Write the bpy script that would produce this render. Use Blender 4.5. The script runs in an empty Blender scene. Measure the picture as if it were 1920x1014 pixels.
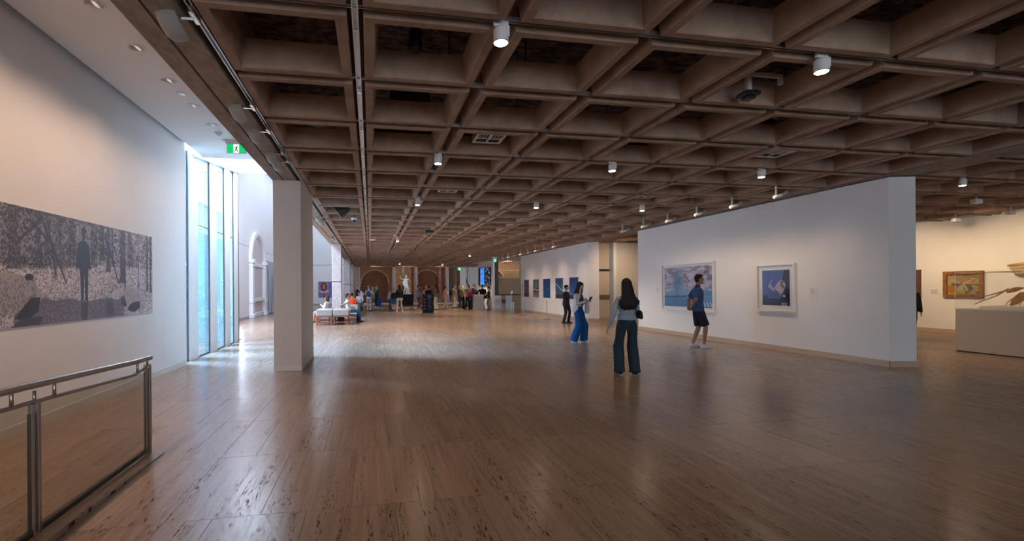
import bpy, bmesh, math, random
import numpy as np
from mathutils import Vector, Matrix, noise as mnoise
random.seed(7); RNG = np.random.default_rng(11)
PI = math.pi
SC = bpy.context.scene
COL = SC.collection

# ------------------------------------------------------------------ camera, world, light, exposure
F, YAW, YH, CX, ROLL = 875.77, .1804, 539.81, 854.06, -.0068
CH = 1.542                     # camera height
HT = 3.596                     # underside of the coffers
cd = bpy.data.cameras.new('camera'); cam = bpy.data.objects.new('camera', cd); COL.objects.link(cam)
cd.sensor_width = 36; cd.sensor_fit = 'HORIZONTAL'; cd.lens = F / 1920 * 36
cd.shift_x = (960 - CX) / 1920; cd.shift_y = (YH - 507) / 1920; cd.clip_end = 300
_r = Vector((math.cos(YAW), -math.sin(YAW), 0)); _f = Vector((math.sin(YAW), math.cos(YAW), 0)); _u = Vector((0, 0, 1))
_rc = _r * math.cos(ROLL) + _u * math.sin(ROLL); _uc = _u * math.cos(ROLL) - _r * math.sin(ROLL)
M = Matrix.Identity(4)
for k in range(3):
    M[k][0] = _rc[k]; M[k][1] = _uc[k]; M[k][2] = -_f[k]
M[0][3] = 0; M[1][3] = 0; M[2][3] = CH
cam.matrix_world = M
SC.camera = cam

w = bpy.data.worlds.new('overcast_sky'); SC.world = w; w.use_nodes = True
wn = w.node_tree.nodes; wl = w.node_tree.links
bg = wn['Background']
tc = wn.new('ShaderNodeTexCoord'); sx = wn.new('ShaderNodeSeparateXYZ'); cr = wn.new('ShaderNodeValToRGB')
wl.new(tc.outputs['Generated'], sx.inputs[0]); wl.new(sx.outputs['Z'], cr.inputs[0]); wl.new(cr.outputs[0], bg.inputs[0])
cr.color_ramp.elements[0].color = (.78, .88, 1, 1); cr.color_ramp.elements[1].color = (.62, .8, 1, 1)
bg.inputs[1].default_value = 2.1

SC.view_settings.view_transform = 'Standard'; SC.view_settings.look = 'None'
SC.view_settings.exposure = 1.1; SC.view_settings.gamma = 1.0; SC.view_settings.use_curve_mapping = False
cy = SC.cycles
cy.use_denoising = True
try: cy.denoiser = 'OPENIMAGEDENOISE'
except Exception: pass
cy.max_bounces = 7; cy.diffuse_bounces = 4; cy.glossy_bounces = 4; cy.transmission_bounces = 4; cy.transparent_max_bounces = 10
cy.caustics_reflective = False; cy.caustics_refractive = False; cy.sample_clamp_indirect = 4.0
cy.use_light_tree = True

def area(name, loc, size, power, col, direction, spread=PI):
    l = bpy.data.lights.new(name, 'AREA'); l.shape = 'RECTANGLE'; l.size, l.size_y = size
    l.energy = power; l.color = col; l.spread = spread
    o = bpy.data.objects.new(name, l); COL.objects.link(o); o.location = loc
    o.rotation_euler = Vector(direction).to_track_quat('-Z', 'Y').to_euler(); return o
def spot(name, loc, target, power, col, deg, blend=.8, size=.04):
    l = bpy.data.lights.new(name, 'SPOT'); l.energy = power; l.color = col
    l.spot_size = math.radians(deg); l.spot_blend = blend; l.shadow_soft_size = size
    o = bpy.data.objects.new(name, l); COL.objects.link(o); o.location = loc
    o.rotation_euler = (Vector(target) - Vector(loc)).to_track_quat('-Z', 'Y').to_euler(); return o

DAY = (.74, .84, 1.0); WARM = (1.0, .72, .47); WARM2 = (1.0, .66, .38)
# daylight of the glass roof over the atrium, of the tall side windows, of the entrance glazing behind the camera, plus added fill lamps
area('roof_daylight', (-4.1, 35.5, 8.85), (4.0, 20), 240, DAY, (0, 0, -1))
area('roof_daylight', (-3.0, 13.3, 5.35), (1.9, 3.2), 55, DAY, (0, 0, -1))
area('window_daylight', (-7.2, 11.6, 3.4), (4.4, 4.6), 1050, (.6, .8, 1.0), (1, .02, -.15))
area('sky_daylight', (-9.6, 13.4, 8.4), (4, 5), 14500, (.48, .67, 1.0), (1, -.02, -.78))
area('atrium_fill_high', (-6.2, 19.0, 6.9), (7.5, 3.2), 1400, (.68, .79, 1.0), (1, 0, -.62))  # added unseen lamp high in the atrium, brightens the hall floor; no window there
area('entrance_daylight', (6.5, -9.3, 1.9), (9, 2.6), 45, (.74, .84, 1.0), (0, 1, .03))

area('rear_window_daylight', (-2.75, -9.3, 2.6), (1.7, 3.4), 85, (.84, .88, 1.0), (0, 1, .05))
area('atrium_fill_low', (-6.2, 19.0, 2.3), (7.5, 3.6), 300, (.66, .78, 1.0), (1, -.12, -.02))  # added unseen lamp, cool fill on the partition from the atrium side

# ------------------------------------------------------------------ materials
MATS = {}
def mat(name, col=(.5, .5, .5), rough=.6, metal=0, spec=.5, emit=None, estr=0, coat=0):
    m = bpy.data.materials.new(name); m.use_nodes = True
    b = m.node_tree.nodes['Principled BSDF']
    b.inputs['Base Color'].default_value = (*col, 1); b.inputs['Roughness'].default_value = rough
    b.inputs['Metallic'].default_value = metal; b.inputs['Specular IOR Level'].default_value = spec
    if coat: b.inputs['Coat Weight'].default_value = coat; b.inputs['Coat Roughness'].default_value = .05
    if emit: b.inputs['Emission Color'].default_value = (*emit, 1); b.inputs['Emission Strength'].default_value = estr
    MATS[name] = m; return m
def nodes(m): return m.node_tree.nodes, m.node_tree.links, m.node_tree.nodes['Principled BSDF']
def mottle(m, c1, c2, scale=(5, 5, 5), detail=6, lo=.35, hi=.65, bump=0, bscale=None, distort=0, coords='Object', pos=False):
    n, l, b = nodes(m)
    if pos: g = n.new('ShaderNodeNewGeometry'); src = g.outputs['Position']
    else: g = n.new('ShaderNodeTexCoord'); src = g.outputs[coords]
    mp = n.new('ShaderNodeMapping'); mp.inputs['Scale'].default_value = scale; l.new(src, mp.inputs[0])
    t = n.new('ShaderNodeTexNoise'); t.inputs['Scale'].default_value = 1; t.inputs['Detail'].default_value = detail
    t.inputs['Roughness'].default_value = .62; t.inputs['Distortion'].default_value = distort
    l.new(mp.outputs[0], t.inputs['Vector'])
    r = n.new('ShaderNodeValToRGB'); r.color_ramp.elements[0].position = lo; r.color_ramp.elements[1].position = hi
    r.color_ramp.elements[0].color = (*c1, 1); r.color_ramp.elements[1].color = (*c2, 1)
    l.new(t.outputs['Fac'], r.inputs[0]); l.new(r.outputs[0], b.inputs['Base Color'])
    if bump:
        mp2 = n.new('ShaderNodeMapping'); mp2.inputs['Scale'].default_value = bscale or scale; l.new(src, mp2.inputs[0])
        t2 = n.new('ShaderNodeTexNoise'); t2.inputs['Scale'].default_value = 1; t2.inputs['Detail'].default_value = 5; l.new(mp2.outputs[0], t2.inputs['Vector'])
        bp = n.new('ShaderNodeBump'); bp.inputs['Strength'].default_value = bump; bp.inputs['Distance'].default_value = .01
        l.new(t2.outputs['Fac'], bp.inputs['Height']); l.new(bp.outputs[0], b.inputs['Normal'])
    return m
def print_mat(name, rough=.5, coat=0):
    m = mat(name, rough=rough, coat=coat); n, l, b = nodes(m)
    a = n.new('ShaderNodeVertexColor'); a.layer_name = 'print'; l.new(a.outputs['Color'], b.inputs['Base Color']); return m

white = mat('white_plaster', (.80, .78, .76), .6, spec=.3)
white_m = mottle(mat('painted_wall', rough=.62, spec=.3), (.76, .745, .73), (.80, .785, .77), (.8, .8, .8), 3, pos=True)
cool_wall = mottle(mat('atrium_wall_paint', rough=.6, spec=.3), (.78, .78, .80), (.82, .82, .84), (.5, .5, .5), 3, pos=True)
grey_clad = mat('column_cladding', (.62, .59, .565), .55, spec=.35)
concrete = mottle(mat('precast_concrete', rough=.75, spec=.3), (.28, .182, .132), (.40, .28, .21), (3.5, 3.5, 3.5), 12, .34, .64, bump=.5, bscale=(45, 45, 45), pos=True)
beam_c = mottle(mat('board_marked_concrete', rough=.8, spec=.3), (.25, .20, .165), (.42, .345, .285), (16, 7, 16), 9, .32, .72, bump=.6, bscale=(60, 18, 60), pos=True)
col_c = mottle(mat('grey_aggregate_concrete', rough=.75, spec=.3), (.36, .33, .33), (.50, .465, .46), (14, 14, 9), 8, .35, .65, bump=.4, bscale=(50, 50, 50), pos=True)
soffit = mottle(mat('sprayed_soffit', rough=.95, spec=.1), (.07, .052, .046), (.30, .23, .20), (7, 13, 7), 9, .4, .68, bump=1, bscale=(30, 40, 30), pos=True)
steel = mat('brushed_steel', (.42, .39, .37), .32, metal=1)
dsteel = mat('dark_bronze_metal', (.16, .14, .13), .35, metal=.9)
chrome = mat('polished_chrome', (.75, .74, .73), .12, metal=1)
alu = mat('satin_aluminium', (.66, .65, .65), .38, metal=.9)
greyp = mat('grey_enamel', (.36, .35, .345), .4)
whitep = mat('white_enamel', (.75, .74, .73), .35)
black = mat('black_plastic', (.015, .015, .017), .45)
blackm = mat('matte_black', (.012, .012, .012), .8)
glow = mat('lamp_glow', (1, .9, .7), .5, emit=(1.0, .80, .56), estr=60)
glow2 = mat('weak_lamp_glow', (1, .9, .8), .5, emit=(1.0, .85, .7), estr=.5)
stone = mottle(mat('travertine_skirting', rough=.4), (.44, .31, .21), (.56, .42, .30), (3, 1.5, 30), 6, .3, .7, pos=True)
skirtw = mat('white_skirting', (.66, .64, .61), .5)
wood = mottle(mat('red_brown_timber', rough=.45), (.20, .065, .03), (.32, .12, .06), (8, 60, 60), 5)
upholst = mottle(mat('grey_upholstery', rough=.9, spec=.2), (.31, .30, .28), (.37, .36, .335), (60, 60, 60), 4)
sandst = mottle(mat('old_sandstone', rough=.85, spec=.2), (.17, .085, .045), (.27, .145, .08), (1.2, 1.2, 2.2), 7, .3, .7, pos=True)
sandl = mottle(mat('light_sandstone', rough=.8, spec=.2), (.30, .19, .135), (.40, .27, .20), (1.2, 1.2, 3), 6, .3, .7, pos=True)
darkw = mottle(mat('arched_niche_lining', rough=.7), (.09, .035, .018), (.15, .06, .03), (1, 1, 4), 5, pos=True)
granite = mottle(mat('purple_granite', rough=.3), (.16, .13, .16), (.36, .31, .36), (22, 22, 22), 8, .35, .65, pos=True)
redmarb = mottle(mat('red_brown_marble', rough=.3), (.12, .04, .025), (.28, .12, .08), (9, 9, 5), 8, .35, .65, pos=True)
marble = mat('white_marble', (.80, .81, .84), .4)
blackbr = mat('charcoal_plinth_paint', (.02, .02, .022), .75, spec=.25)
carved = mottle(mat('carved_blond_timber', rough=.5), (.42, .19, .07), (.60, .33, .15), (20, 20, 6), 6)
carvedl = mottle(mat('pale_carved_timber', rough=.5), (.55, .36, .19), (.68, .48, .29), (20, 20, 6), 6)
pedestal = mat('pedestal_paint', (.60, .56, .52), .55)
ochre = mottle(mat('ochre_plaster', rough=.7), (.32, .2, .09), (.38, .25, .12), (.6, .6, .6), 3, pos=True)
gold = mottle(mat('antique_gilt', rough=.4), (.17, .065, .018), (.34, .155, .05), (8, 8, 8), 4)
brownfr = mat('dark_brown_frame', (.14, .05, .022), .4)
wframe = mat('whitewashed_frame', (.78, .745, .70), .45)
mount = mat('white_mount_board', (.80, .79, .80), .5)
printm = print_mat('printed_picture', .45)
printgl = print_mat('glossy_printed_picture', .75)
screenm = print_mat('screen_picture', .3)
_n, _l, _b = nodes(screenm); _a = [x for x in _n if x.type == 'VERTEX_COLOR'][0]
_l.new(_a.outputs['Color'], _b.inputs['Emission Color']); _b.inputs['Emission Strength'].default_value = .8
pict_w = mat('white_pictogram', (.9, .95, .92), .5, emit=(.8, 1, .88), estr=.7)
pict_g = mat('green_sign_face', (.0, .25, .07), .5, emit=(.0, .45, .13), estr=.55)
pict_f = mat('pictogram_figure', (.02, .1, .04), .6)
text_g = mat('grey_wall_lettering', (.35, .31, .29), .8)
label_m = mat('label_card', (.76, .72, .66), .6)

def glass(name, tint, gloss=.1, rough=.02):
    m = bpy.data.materials.new(name); m.use_nodes = True; n, l = m.node_tree.nodes, m.node_tree.links
    n.remove(n['Principled BSDF']); out = n['Material Output']
    t = n.new('ShaderNodeBsdfTransparent'); t.inputs[0].default_value = (*tint, 1)
    g = n.new('ShaderNodeBsdfGlossy'); g.inputs['Roughness'].default_value = rough
    lw = n.new('ShaderNodeLayerWeight'); lw.inputs[0].default_value = .5
    pw = n.new('ShaderNodeMath'); pw.operation = 'POWER'; l.new(lw.outputs['Facing'], pw.inputs[0]); pw.inputs[1].default_value = 4.5
    fr = n.new('ShaderNodeMath'); fr.operation = 'MULTIPLY_ADD'; l.new(pw.outputs[0], fr.inputs[0]); fr.inputs[1].default_value = .85; fr.inputs[2].default_value = gloss * .4
    mx = n.new('ShaderNodeMixShader'); l.new(fr.outputs[0], mx.inputs[0]); l.new(t.outputs[0], mx.inputs[1]); l.new(g.outputs[0], mx.inputs[2])
    l.new(mx.outputs[0], out.inputs[0]); MATS[name] = m; return m
clear = glass('clear_glass', (.95, .96, .955))
railgl = glass('rail_glass', (.82, .80, .74))
bluegl = glass('blue_tinted_glass', (.40, .50, .545))

# travertine floor: slab tone from the mesh, streaks and pits along Y
trav = bpy.data.materials.new('travertine'); trav.use_nodes = True
n, l, b = nodes(trav)
g = n.new('ShaderNodeNewGeometry'); at = n.new('ShaderNodeVertexColor'); at.layer_name = 'tone'
sp = n.new('ShaderNodeSeparateColor'); l.new(at.outputs['Color'], sp.inputs[0])
def _vm(op, a, bb):
    x = n.new('ShaderNodeVectorMath'); x.operation = op
    for i, s in enumerate((a, bb)):
        if hasattr(s, 'links') or hasattr(s, 'is_linked'): l.new(s, x.inputs[i])
        else: x.inputs[i].default_value = s
    return x.outputs[0]
def _mt(op, a, bb=0.0, clamp=False):
    x = n.new('ShaderNodeMath'); x.operation = op; x.use_clamp = clamp
    for i, s in enumerate((a, bb)):
        if hasattr(s, 'is_linked'): l.new(s, x.inputs[i])
        else: x.inputs[i].default_value = s
    return x.outputs[0]
off = _vm('MULTIPLY', at.outputs['Color'], (0, 37.0, 53.0)); pos = _vm('ADD', g.outputs['Position'], off)
def _noise(scale, detail=5, rough=.6, dist=0.0):
    v = _vm('MULTIPLY', pos, scale); t = n.new('ShaderNodeTexNoise'); t.inputs['Scale'].default_value = 1
    t.inputs['Detail'].default_value = detail; t.inputs['Roughness'].default_value = rough; t.inputs['Distortion'].default_value = dist
    l.new(v, t.inputs['Vector']); return t.outputs['Fac']
s1 = _noise((26, 1.1, 1), 4, .6, .25); s2 = _noise((2.2, .5, 1), 4, .5)
rampA = n.new('ShaderNodeValToRGB'); e = rampA.color_ramp.elements
e[0].position = .33; e[0].color = (.25, .165, .116, 1); e[1].position = .67; e[1].color = (.385, .27, .192, 1)
mixs = _mt('ADD', _mt('MULTIPLY', s1, .62), _mt('MULTIPLY', s2, .38)); l.new(mixs, rampA.inputs[0])
pits = _noise((88, 12, 1), 4, .72, .35); mask = _noise((11, .45, 1), 4, .62)
pm = _mt('MULTIPLY', _mt('MULTIPLY', _mt('SUBTRACT', pits, .535), 18, True), _mt('MULTIPLY', _mt('SUBTRACT', mask, .43), 8, True), True)
tone = _mt('ADD', _mt('MULTIPLY', sp.outputs[0], .12), .94)
hue = n.new('ShaderNodeHueSaturation'); l.new(rampA.outputs[0], hue.inputs['Color']); l.new(tone, hue.inputs['Value'])
mx = n.new('ShaderNodeMix'); mx.data_type = 'RGBA'; l.new(pm, mx.inputs[0]); l.new(hue.outputs[0], mx.inputs[6]); mx.inputs[7].default_value = (.07, .042, .028, 1)
l.new(mx.outputs[2], b.inputs['Base Color'])
l.new(_mt('ADD', _mt('MULTIPLY', pm, .2), _mt('ADD', _mt('MULTIPLY', s1, .10), .18)), b.inputs['Roughness'])
l.new(_mt('MULTIPLY', _mt('SUBTRACT', 1.0, pm), .55), b.inputs['Specular IOR Level'])
bp = n.new('ShaderNodeBump'); n.remove(bp)
joint = mat('dark_joint', (.17, .115, .08), .9)

# ------------------------------------------------------------------ mesh helpers
class MB:
    def __init__(s): s.v = []; s.f = []
    def add(s, vs, fs):
        o = len(s.v); s.v += [tuple(v) for v in vs]; s.f += [tuple(i + o for i in f) for f in fs]; return s
    def box(s, x0, x1, y0, y1, z0, z1, c=0):
        if x0 > x1: x0, x1 = x1, x0
        if y0 > y1: y0, y1 = y1, y0
        if z0 > z1: z0, z1 = z1, z0
        if c <= 0:
            vs = [(x, y, z) for z in (z0, z1) for y in (y0, y1) for x in (x0, x1)]
            return s.add(vs, [(0, 2, 3, 1), (4, 5, 7, 6), (0, 1, 5, 4), (2, 6, 7, 3), (0, 4, 6, 2), (1, 3, 7, 5)])
        c = min(c, (x1 - x0) / 2.01, (y1 - y0) / 2.01, (z1 - z0) / 2.01)
        def ring(z, i):
            return [(x0 + i + c * a, y0 + i + c * bb, z) for a, bb in ()] or [
                (x0 + i + c, y0 + i, z), (x1 - i - c, y0 + i, z), (x1 - i, y0 + i + c, z), (x1 - i, y1 - i - c, z),
                (x1 - i - c, y1 - i, z), (x0 + i + c, y1 - i, z), (x0 + i, y1 - i - c, z), (x0 + i, y0 + i + c, z)]
        return s.rings([ring(z0, c * .98), ring(z0 + c, 0), ring(z1 - c, 0), ring(z1, c * .98)]) if min(x1 - x0, y1 - y0) > 4.1 * c else s.box(x0, x1, y0, y1, z0, z1)
    def rings(s, R, caps=True):
        n = len(R[0]); vs = [p for r in R for p in r]; fs = []
        for k in range(len(R) - 1):
            for i in range(n):
                j = (i + 1) % n; fs.append((k * n + i, k * n + j, (k + 1) * n + j, (k + 1) * n + i))
        if caps: fs.append(tuple(range(n - 1, -1, -1))); fs.append(tuple((len(R) - 1) * n + i for i in range(n)))
        return s.add(vs, fs)
    def loft(s, pts, rad, xa=None, seg=12, caps=True):
        """tube through pts with radii rad (number or (a,b)); a is measured along xa"""
        pts = [Vector(p) for p in pts]; R = []
        for k, p in enumerate(pts):
            d = (pts[min(k + 1, len(pts) - 1)] - pts[max(k - 1, 0)])
            if d.length < 1e-9: d = Vector((0, 0, 1))
            d.normalize()
            X = Vector(xa) if xa is not None else (Vector((1, 0, 0)) if abs(d.x) < .8 else Vector((0, 1, 0)))
            X = X - d * X.dot(d)
            if X.length < 1e-6: X = Vector((0, 1, 0)) - d * d.y
            X.normalize(); N = d.cross(X)
            r = rad[k] if isinstance(rad, (list, tuple)) else rad
            a, bb = r if isinstance(r, (list, tuple)) else (r, r)
            R.append([tuple(p + X * (a * math.cos(2 * PI * i / seg)) + N * (bb * math.sin(2 * PI * i / seg))) for i in range(seg)])
        return s.rings(R, caps)
    def cyl(s, p, q, r, seg=12, r2=None): return s.loft([p, q], [r, r if r2 is None else r2], seg=seg)
    def ball(s, c, r, seg=14, rings=9, rot=None):
        c = Vector(c); rx, ry, rz = r if isinstance(r, (list, tuple)) else (r, r, r)
        vs = [(0, 0, -rz)]; 
        for k in range(1, rings):
            a = -PI / 2 + PI * k / rings
            vs += [(rx * math.cos(a) * math.cos(2 * PI * i / seg), ry * math.cos(a) * math.sin(2 * PI * i / seg), rz * math.sin(a)) for i in range(seg)]
        vs.append((0, 0, rz)); top = len(vs) - 1
        if rot is not None: vs = [tuple(rot @ Vector(v)) for v in vs]
        vs = [tuple(c + Vector(v)) for v in vs]
        fs = [(0, 1 + (i + 1) % seg, 1 + i) for i in range(seg)]
        for k in range(rings - 2):
            for i in range(seg):
                j = (i + 1) % seg; fs.append((1 + k * seg + i, 1 + k * seg + j, 1 + (k + 1) * seg + j, 1 + (k + 1) * seg + i))
        b0 = 1 + (rings - 2) * seg; fs += [(b0 + i, b0 + (i + 1) % seg, top) for i in range(seg)]
        return s.add(vs, fs)
    def prism(s, poly, axis, a0, a1):
        """poly in the two other axes (in xyz order), extruded along axis"""
        def P(u, v, t): return {'x': (t, u, v), 'y': (u, t, v), 'z': (u, v, t)}[axis]
        return s.rings([[P(u, v, a0) for u, v in poly], [P(u, v, a1) for u, v in poly]])
    def quad(s, a, b, c, d): return s.add([a, b, c, d], [(0, 1, 2, 3)])

def mesh(name, mb, m=None, smooth=False):
    me = bpy.data.meshes.new(name); me.from_pydata(mb.v, [], mb.f); me.validate()
    bm = bmesh.new(); bm.from_mesh(me); bmesh.ops.recalc_face_normals(bm, faces=bm.faces); bm.to_mesh(me); bm.free()
    if smooth:
        for p in me.polygons: p.use_smooth = True
        if smooth is not True:
            me.set_sharp_from_angle(angle=math.radians(smooth))
    if m: me.materials.append(m)
    return me
def link(name, me, parent=None, loc=None, rotz=None, label=None):
    o = bpy.data.objects.new(name, me); COL.objects.link(o)
    if parent: o.parent = parent
    if loc is not None: o.location = loc
    if rotz is not None: o.rotation_euler = (0, 0, rotz)
    if label: o['label'] = label
    return o
def obj(name, mb, m, parent=None, smooth=False, loc=None, label=None):
    return link(name, mesh(name, mb, m, smooth), parent, loc, None, label)
def tag(o, label, cat, group=None, kind=None):
    o['label'] = label; o['category'] = cat
    if group: o['group'] = group
    if kind: o['kind'] = kind
    return o
def thing(name, label, cat, loc=(0, 0, 0), rotz=0, group=None):
    o = bpy.data.objects.new(name, None); COL.objects.link(o); o.location = loc; o.rotation_euler = (0, 0, rotz)
    return tag(o, label, cat, group)
def struct(name, mb, m, parent=None, label=None, smooth=False):
    o = obj(name, mb, m, parent, smooth)
    if not parent: o['kind'] = 'structure'
    if label and not parent: o['label'] = label
    return o
def dup(root, loc, rotz=None, label=None, group=None):
    r = root.copy(); COL.objects.link(r); r.location = loc
    if rotz is not None: r.rotation_euler = (0, 0, rotz)
    if label: r['label'] = label
    if group: r['group'] = group
    for ch in list(root.children):
        c = ch.copy(); COL.objects.link(c); c.parent = r
        for g2 in ch.children:
            d = g2.copy(); COL.objects.link(d); d.parent = c
    return r

# ------------------------------------------------------------------ floor
fl = MB().box(-9.5, 20, -10, 49, -.2, -.006)
floor = struct('floor', fl, joint)
def toned(me, tones):
    a = me.color_attributes.new('tone', 'FLOAT_COLOR', 'CORNER')
    d = np.repeat(np.array(tones, dtype=np.float32), [len(p.vertices) for p in me.polygons], axis=0)
    a.data.foreach_set('color', d.ravel())
slabs = []; G = .0014
def add_row(y0, y1, x0, x1, start, wdt=.61):
    x = start
    while x > x0: x -= wdt
    while x < x1:
        a, c = max(x, x0), min(x + wdt, x1)
        if c - a > .02: slabs.append((a + G, c - G, y0 + G, y1 - G))
        x += wdt
k0 = -10
for k in range(-11, 38):
    y0 = 3.385 + 1.215 * k; y1 = y0 + 1.215; odd = k % 2
    st = (-1.36 + (.305 if odd else 0))
    add_row(y0, y1, -1.36, 18.6, st)
    if y0 >= 14.9: add_row(y0, y1, -6.4, -1.36, -1.36 - .305 * odd)
    elif y0 > 10: add_row(y0, y1, -3.9, -1.36, -1.36 - .305 * odd)
    else: add_row(y0, y1, -3.75, -1.36, -1.36 - .305 * odd)
def in_view(x, y, z, marg=120):
    c, s_ = math.cos(YAW), math.sin(YAW); d = x * s_ + y * c
    if d < .8: return False
    u = CX + F * (x * c - y * s_) / d; v = YH - F * (z - CH) / d
    return -marg < u < 1920 + marg and -marg < v < 1014 + marg
hid = lambda x, y: (9.6 < x and y > 7.1 and y / x > .74 and y < 40) or (x < -1.9 and False)
slabs.sort(key=lambda q: (not in_view((q[0] + q[1]) / 2, (q[2] + q[3]) / 2, 0) or hid((q[0] + q[1]) / 2, (q[2] + q[3]) / 2),
                          math.hypot((q[0] + q[1]) / 2, (q[2] + q[3]) / 2)))
def slab_box(mb, q): mb.box(q[0], q[1], q[2], q[3], -.03, 0)
for q in slabs[:298]:
    mb = MB(); slab_box(mb, q); me = mesh('floor_slab', mb, trav); t = (random.random(), random.random(), random.random(), 1)
    toned(me, [t] * 6); link('floor_slab', me, floor)
mb = MB(); tn = []
for q in slabs[298:]:
    slab_box(mb, q); t = (random.random(), random.random(), random.random(), 1); tn += [t] * 6
me = bpy.data.meshes.new('floor_slab'); me.from_pydata(mb.v, [], mb.f); me.materials.append(trav); toned(me, tn)
o = link('floor_slab', me, floor); o['kind'] = 'stuff'

# ------------------------------------------------------------------ ceiling of precast coffers
P = 1.2; BX = -1.238; BY = 3.473 - 1.075          # left edge of the first column, near edge of row 0
cxs = [BX + P * i + .5375 for i in range(9)] + [10.16 + P * i + .5375 for i in range(7)]
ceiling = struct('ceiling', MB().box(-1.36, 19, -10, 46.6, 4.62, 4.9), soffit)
def coffer_mb(mb, cx, cyy):
    prof = [(.597, .25), (.597, .19), (.556, .185), (.5375, .008), (.53, 0), (.46, 0), (.4525, .008), (.415, .25)]
    R = []
    for r, z in prof: R.append([(cx - r, cyy - r, HT + z), (cx + r, cyy - r, HT + z), (cx + r, cyy + r, HT + z), (cx - r, cyy + r, HT + z)])
    R.append(R[0]); 
    o = len(mb.v)
    n_ = len(prof)
    for r in R[:-1]: mb.v += r
    for k in range(n_):
        for i in range(4):
            j = (i + 1) % 4; kk = (k + 1) % n_
            mb.f.append((o + k * 4 + i, o + k * 4 + j, o + kk * 4 + j, o + kk * 4 + i))
cells = []
for cx in cxs:
    for j in range(-8, 35): cells.append((cx, BY + P * j + .5375))
def cell_vis(c):
    if not in_view(c[0], c[1], HT, 80): return False
    if c[0] > 9.6 and not (c[1] < c[0] * .745): return False
    return True
cells.sort(key=lambda c: (not cell_vis(c), math.hypot(c[0], c[1])))
mb = MB(); coffer_mb(mb, 0, 0); cme = mesh('coffer_frame', mb, concrete)
for c in cells[:296]: link('coffer_frame', cme, ceiling, (c[0], c[1], 0))
mb = MB()
for c in cells[296:]: coffer_mb(mb, *c)
o = link('coffer_frame', mesh('coffer_frame', mb, concrete), ceiling); o['kind'] = 'stuff'
# edge beam of the coffers at the far end, beams between the columns
def beam(name, x0, x1, y0, y1, m=beam_c):
    g = .022; xm = x0 + (x1 - x0) * .42
    poly = [(x0, HT), (xm, HT), (xm + .005, HT + .03), (xm + g, HT + .03), (xm + g + .005, HT), (x1, HT), (x1, 4.62), (x0, 4.62)]
    return struct(name, MB().prism(poly, 'y', y0, y1), m)
beam('trim_1', -1.80, -1.36, -10, 44.6)
beam('trim_2', 9.60, 10.04, -10, 44.6)
struct('trim_3', MB().box(-1.36, 19, 44.25, 44.6, 3.55, 4.62, .01), concrete)
# steel lighting tracks in the joints
def track(x0, x1, y0, y1, z):
    mb = MB()
    if x1 - x0 > y1 - y0:
        mb.box(x0, x1, y0, y0 + .006, z, z + .035); mb.box(x0, x1, y1 - .006, y1, z, z + .035); mb.box(x0, x1, y0, y1, z + .03, z + .036)
        for q in np.arange(x0 + .6, x1, 1.2): pass
    else:
        mb.box(x0, x0 + .010, y0, y1, z, z + .035); mb.box(x1 - .010, x1, y0, y1, z, z + .035); mb.box(x0, x1, y0, y1, z + .03, z + .036)
    return mb
lt = obj('lighting_track', track(-.125, -.075, -3, 44, HT + .012), alu)
mb = MB()
for yy in np.arange(2.6, 44, 1.2): mb.box(-.118, -.082, yy, yy + .05, HT + .008, HT + .02)
o = obj('track_clip', mb, chrome, lt); o['kind'] = 'stuff'
tag(lt, 'long steel lighting track running away between the first and second coffer rows', 'track')
lt = tag(obj('lighting_track', track(-1.295, -1.25, -3, 44, HT + .005), alu), 'steel lighting track in the dark slot beside the left beam', 'track')
struct('trim_4', MB().box(-1.36, -1.236, -3, 44, HT + .10, HT + .14), blackm)
GY = [3.5355 + P * j for j in range(-1, 34)]
ltr = None
for k, yy in enumerate(GY):
    if ltr is None:
        ltr = tag(obj('cross_track', track(-1.2, 9.45, -.02, .02, HT + .035), alu), '', 'track', 'thin cross tracks in the joints across the coffers'); o = ltr
    else: o = ltr.copy(); COL.objects.link(o)
    o.location = (0, yy, 0); o['label'] = 'thin aluminium lighting track recessed in a joint across the coffered ceiling'

o = obj('gallery_track', track(10.2, 18.1, -.02, .02, HT + .035), alu); o.location = (0, 7.1355, 0); tag(o, 'thin lighting track over the right-hand gallery, beyond the partition', 'track')
# things lying in the void above the coffers
def cell(i, j): return cxs[i], BY + P * j + .5375
def void_box(name, i, j, sx, sy, sz, z, m, lab, cat, rot=0, dx=0, dy=0):
    x, y = cell(i, j)
    o = obj(name, MB().box(-sx / 2, sx / 2, -sy / 2, sy / 2, 0, sz, .012), m, loc=(x + dx, y + dy, z)); o.rotation_euler = (0, 0, rot)
    return tag(o, lab, cat)
x, y = cell(1, 1)
t = thing('loudspeaker', 'black loudspeaker hung in the coffer just right of the long steel track', 'speaker', (.44, 4.46, HT + .20))
obj('cabinet', MB().loft([(0, 0, 0), (0, 0, .03), (0, 0, .19), (0, 0, .21)], [(.05, .05), (.068, .07), (.062, .08), (.05, .07)], seg=20), black, t, 30)
obj('bracket', MB().cyl((0, 0, .2), (0, 0, .83), .012).box(-.05, .05, -.05, .05, .81, .83), dsteel, t)
void_box('duct_box', 1, 2, .50, .16, .12, HT + .255, blackm, 'long flat black box lying above the coffer behind the loudspeaker', 'box', dy=.50)
t = thing('slot_diffuser', 'black framed slot air grille above the third coffer right of the long track', 'vent', (cell(1, 3)[0], cell(1, 3)[1] + .32, HT + .26))
obj('grille_frame', MB().box(-.42, .42, -.1, -.04, 0, .09).box(-.42, .42, .24, .29, .04, .09).box(-.42, -.38, -.1, .29, .03, .08).box(.38, .42, -.1, .29, .03, .08), black, t)
obj('grille_face', MB().box(-.38, .38, -.04, .24, .06, .08), greyp, t)
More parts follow.
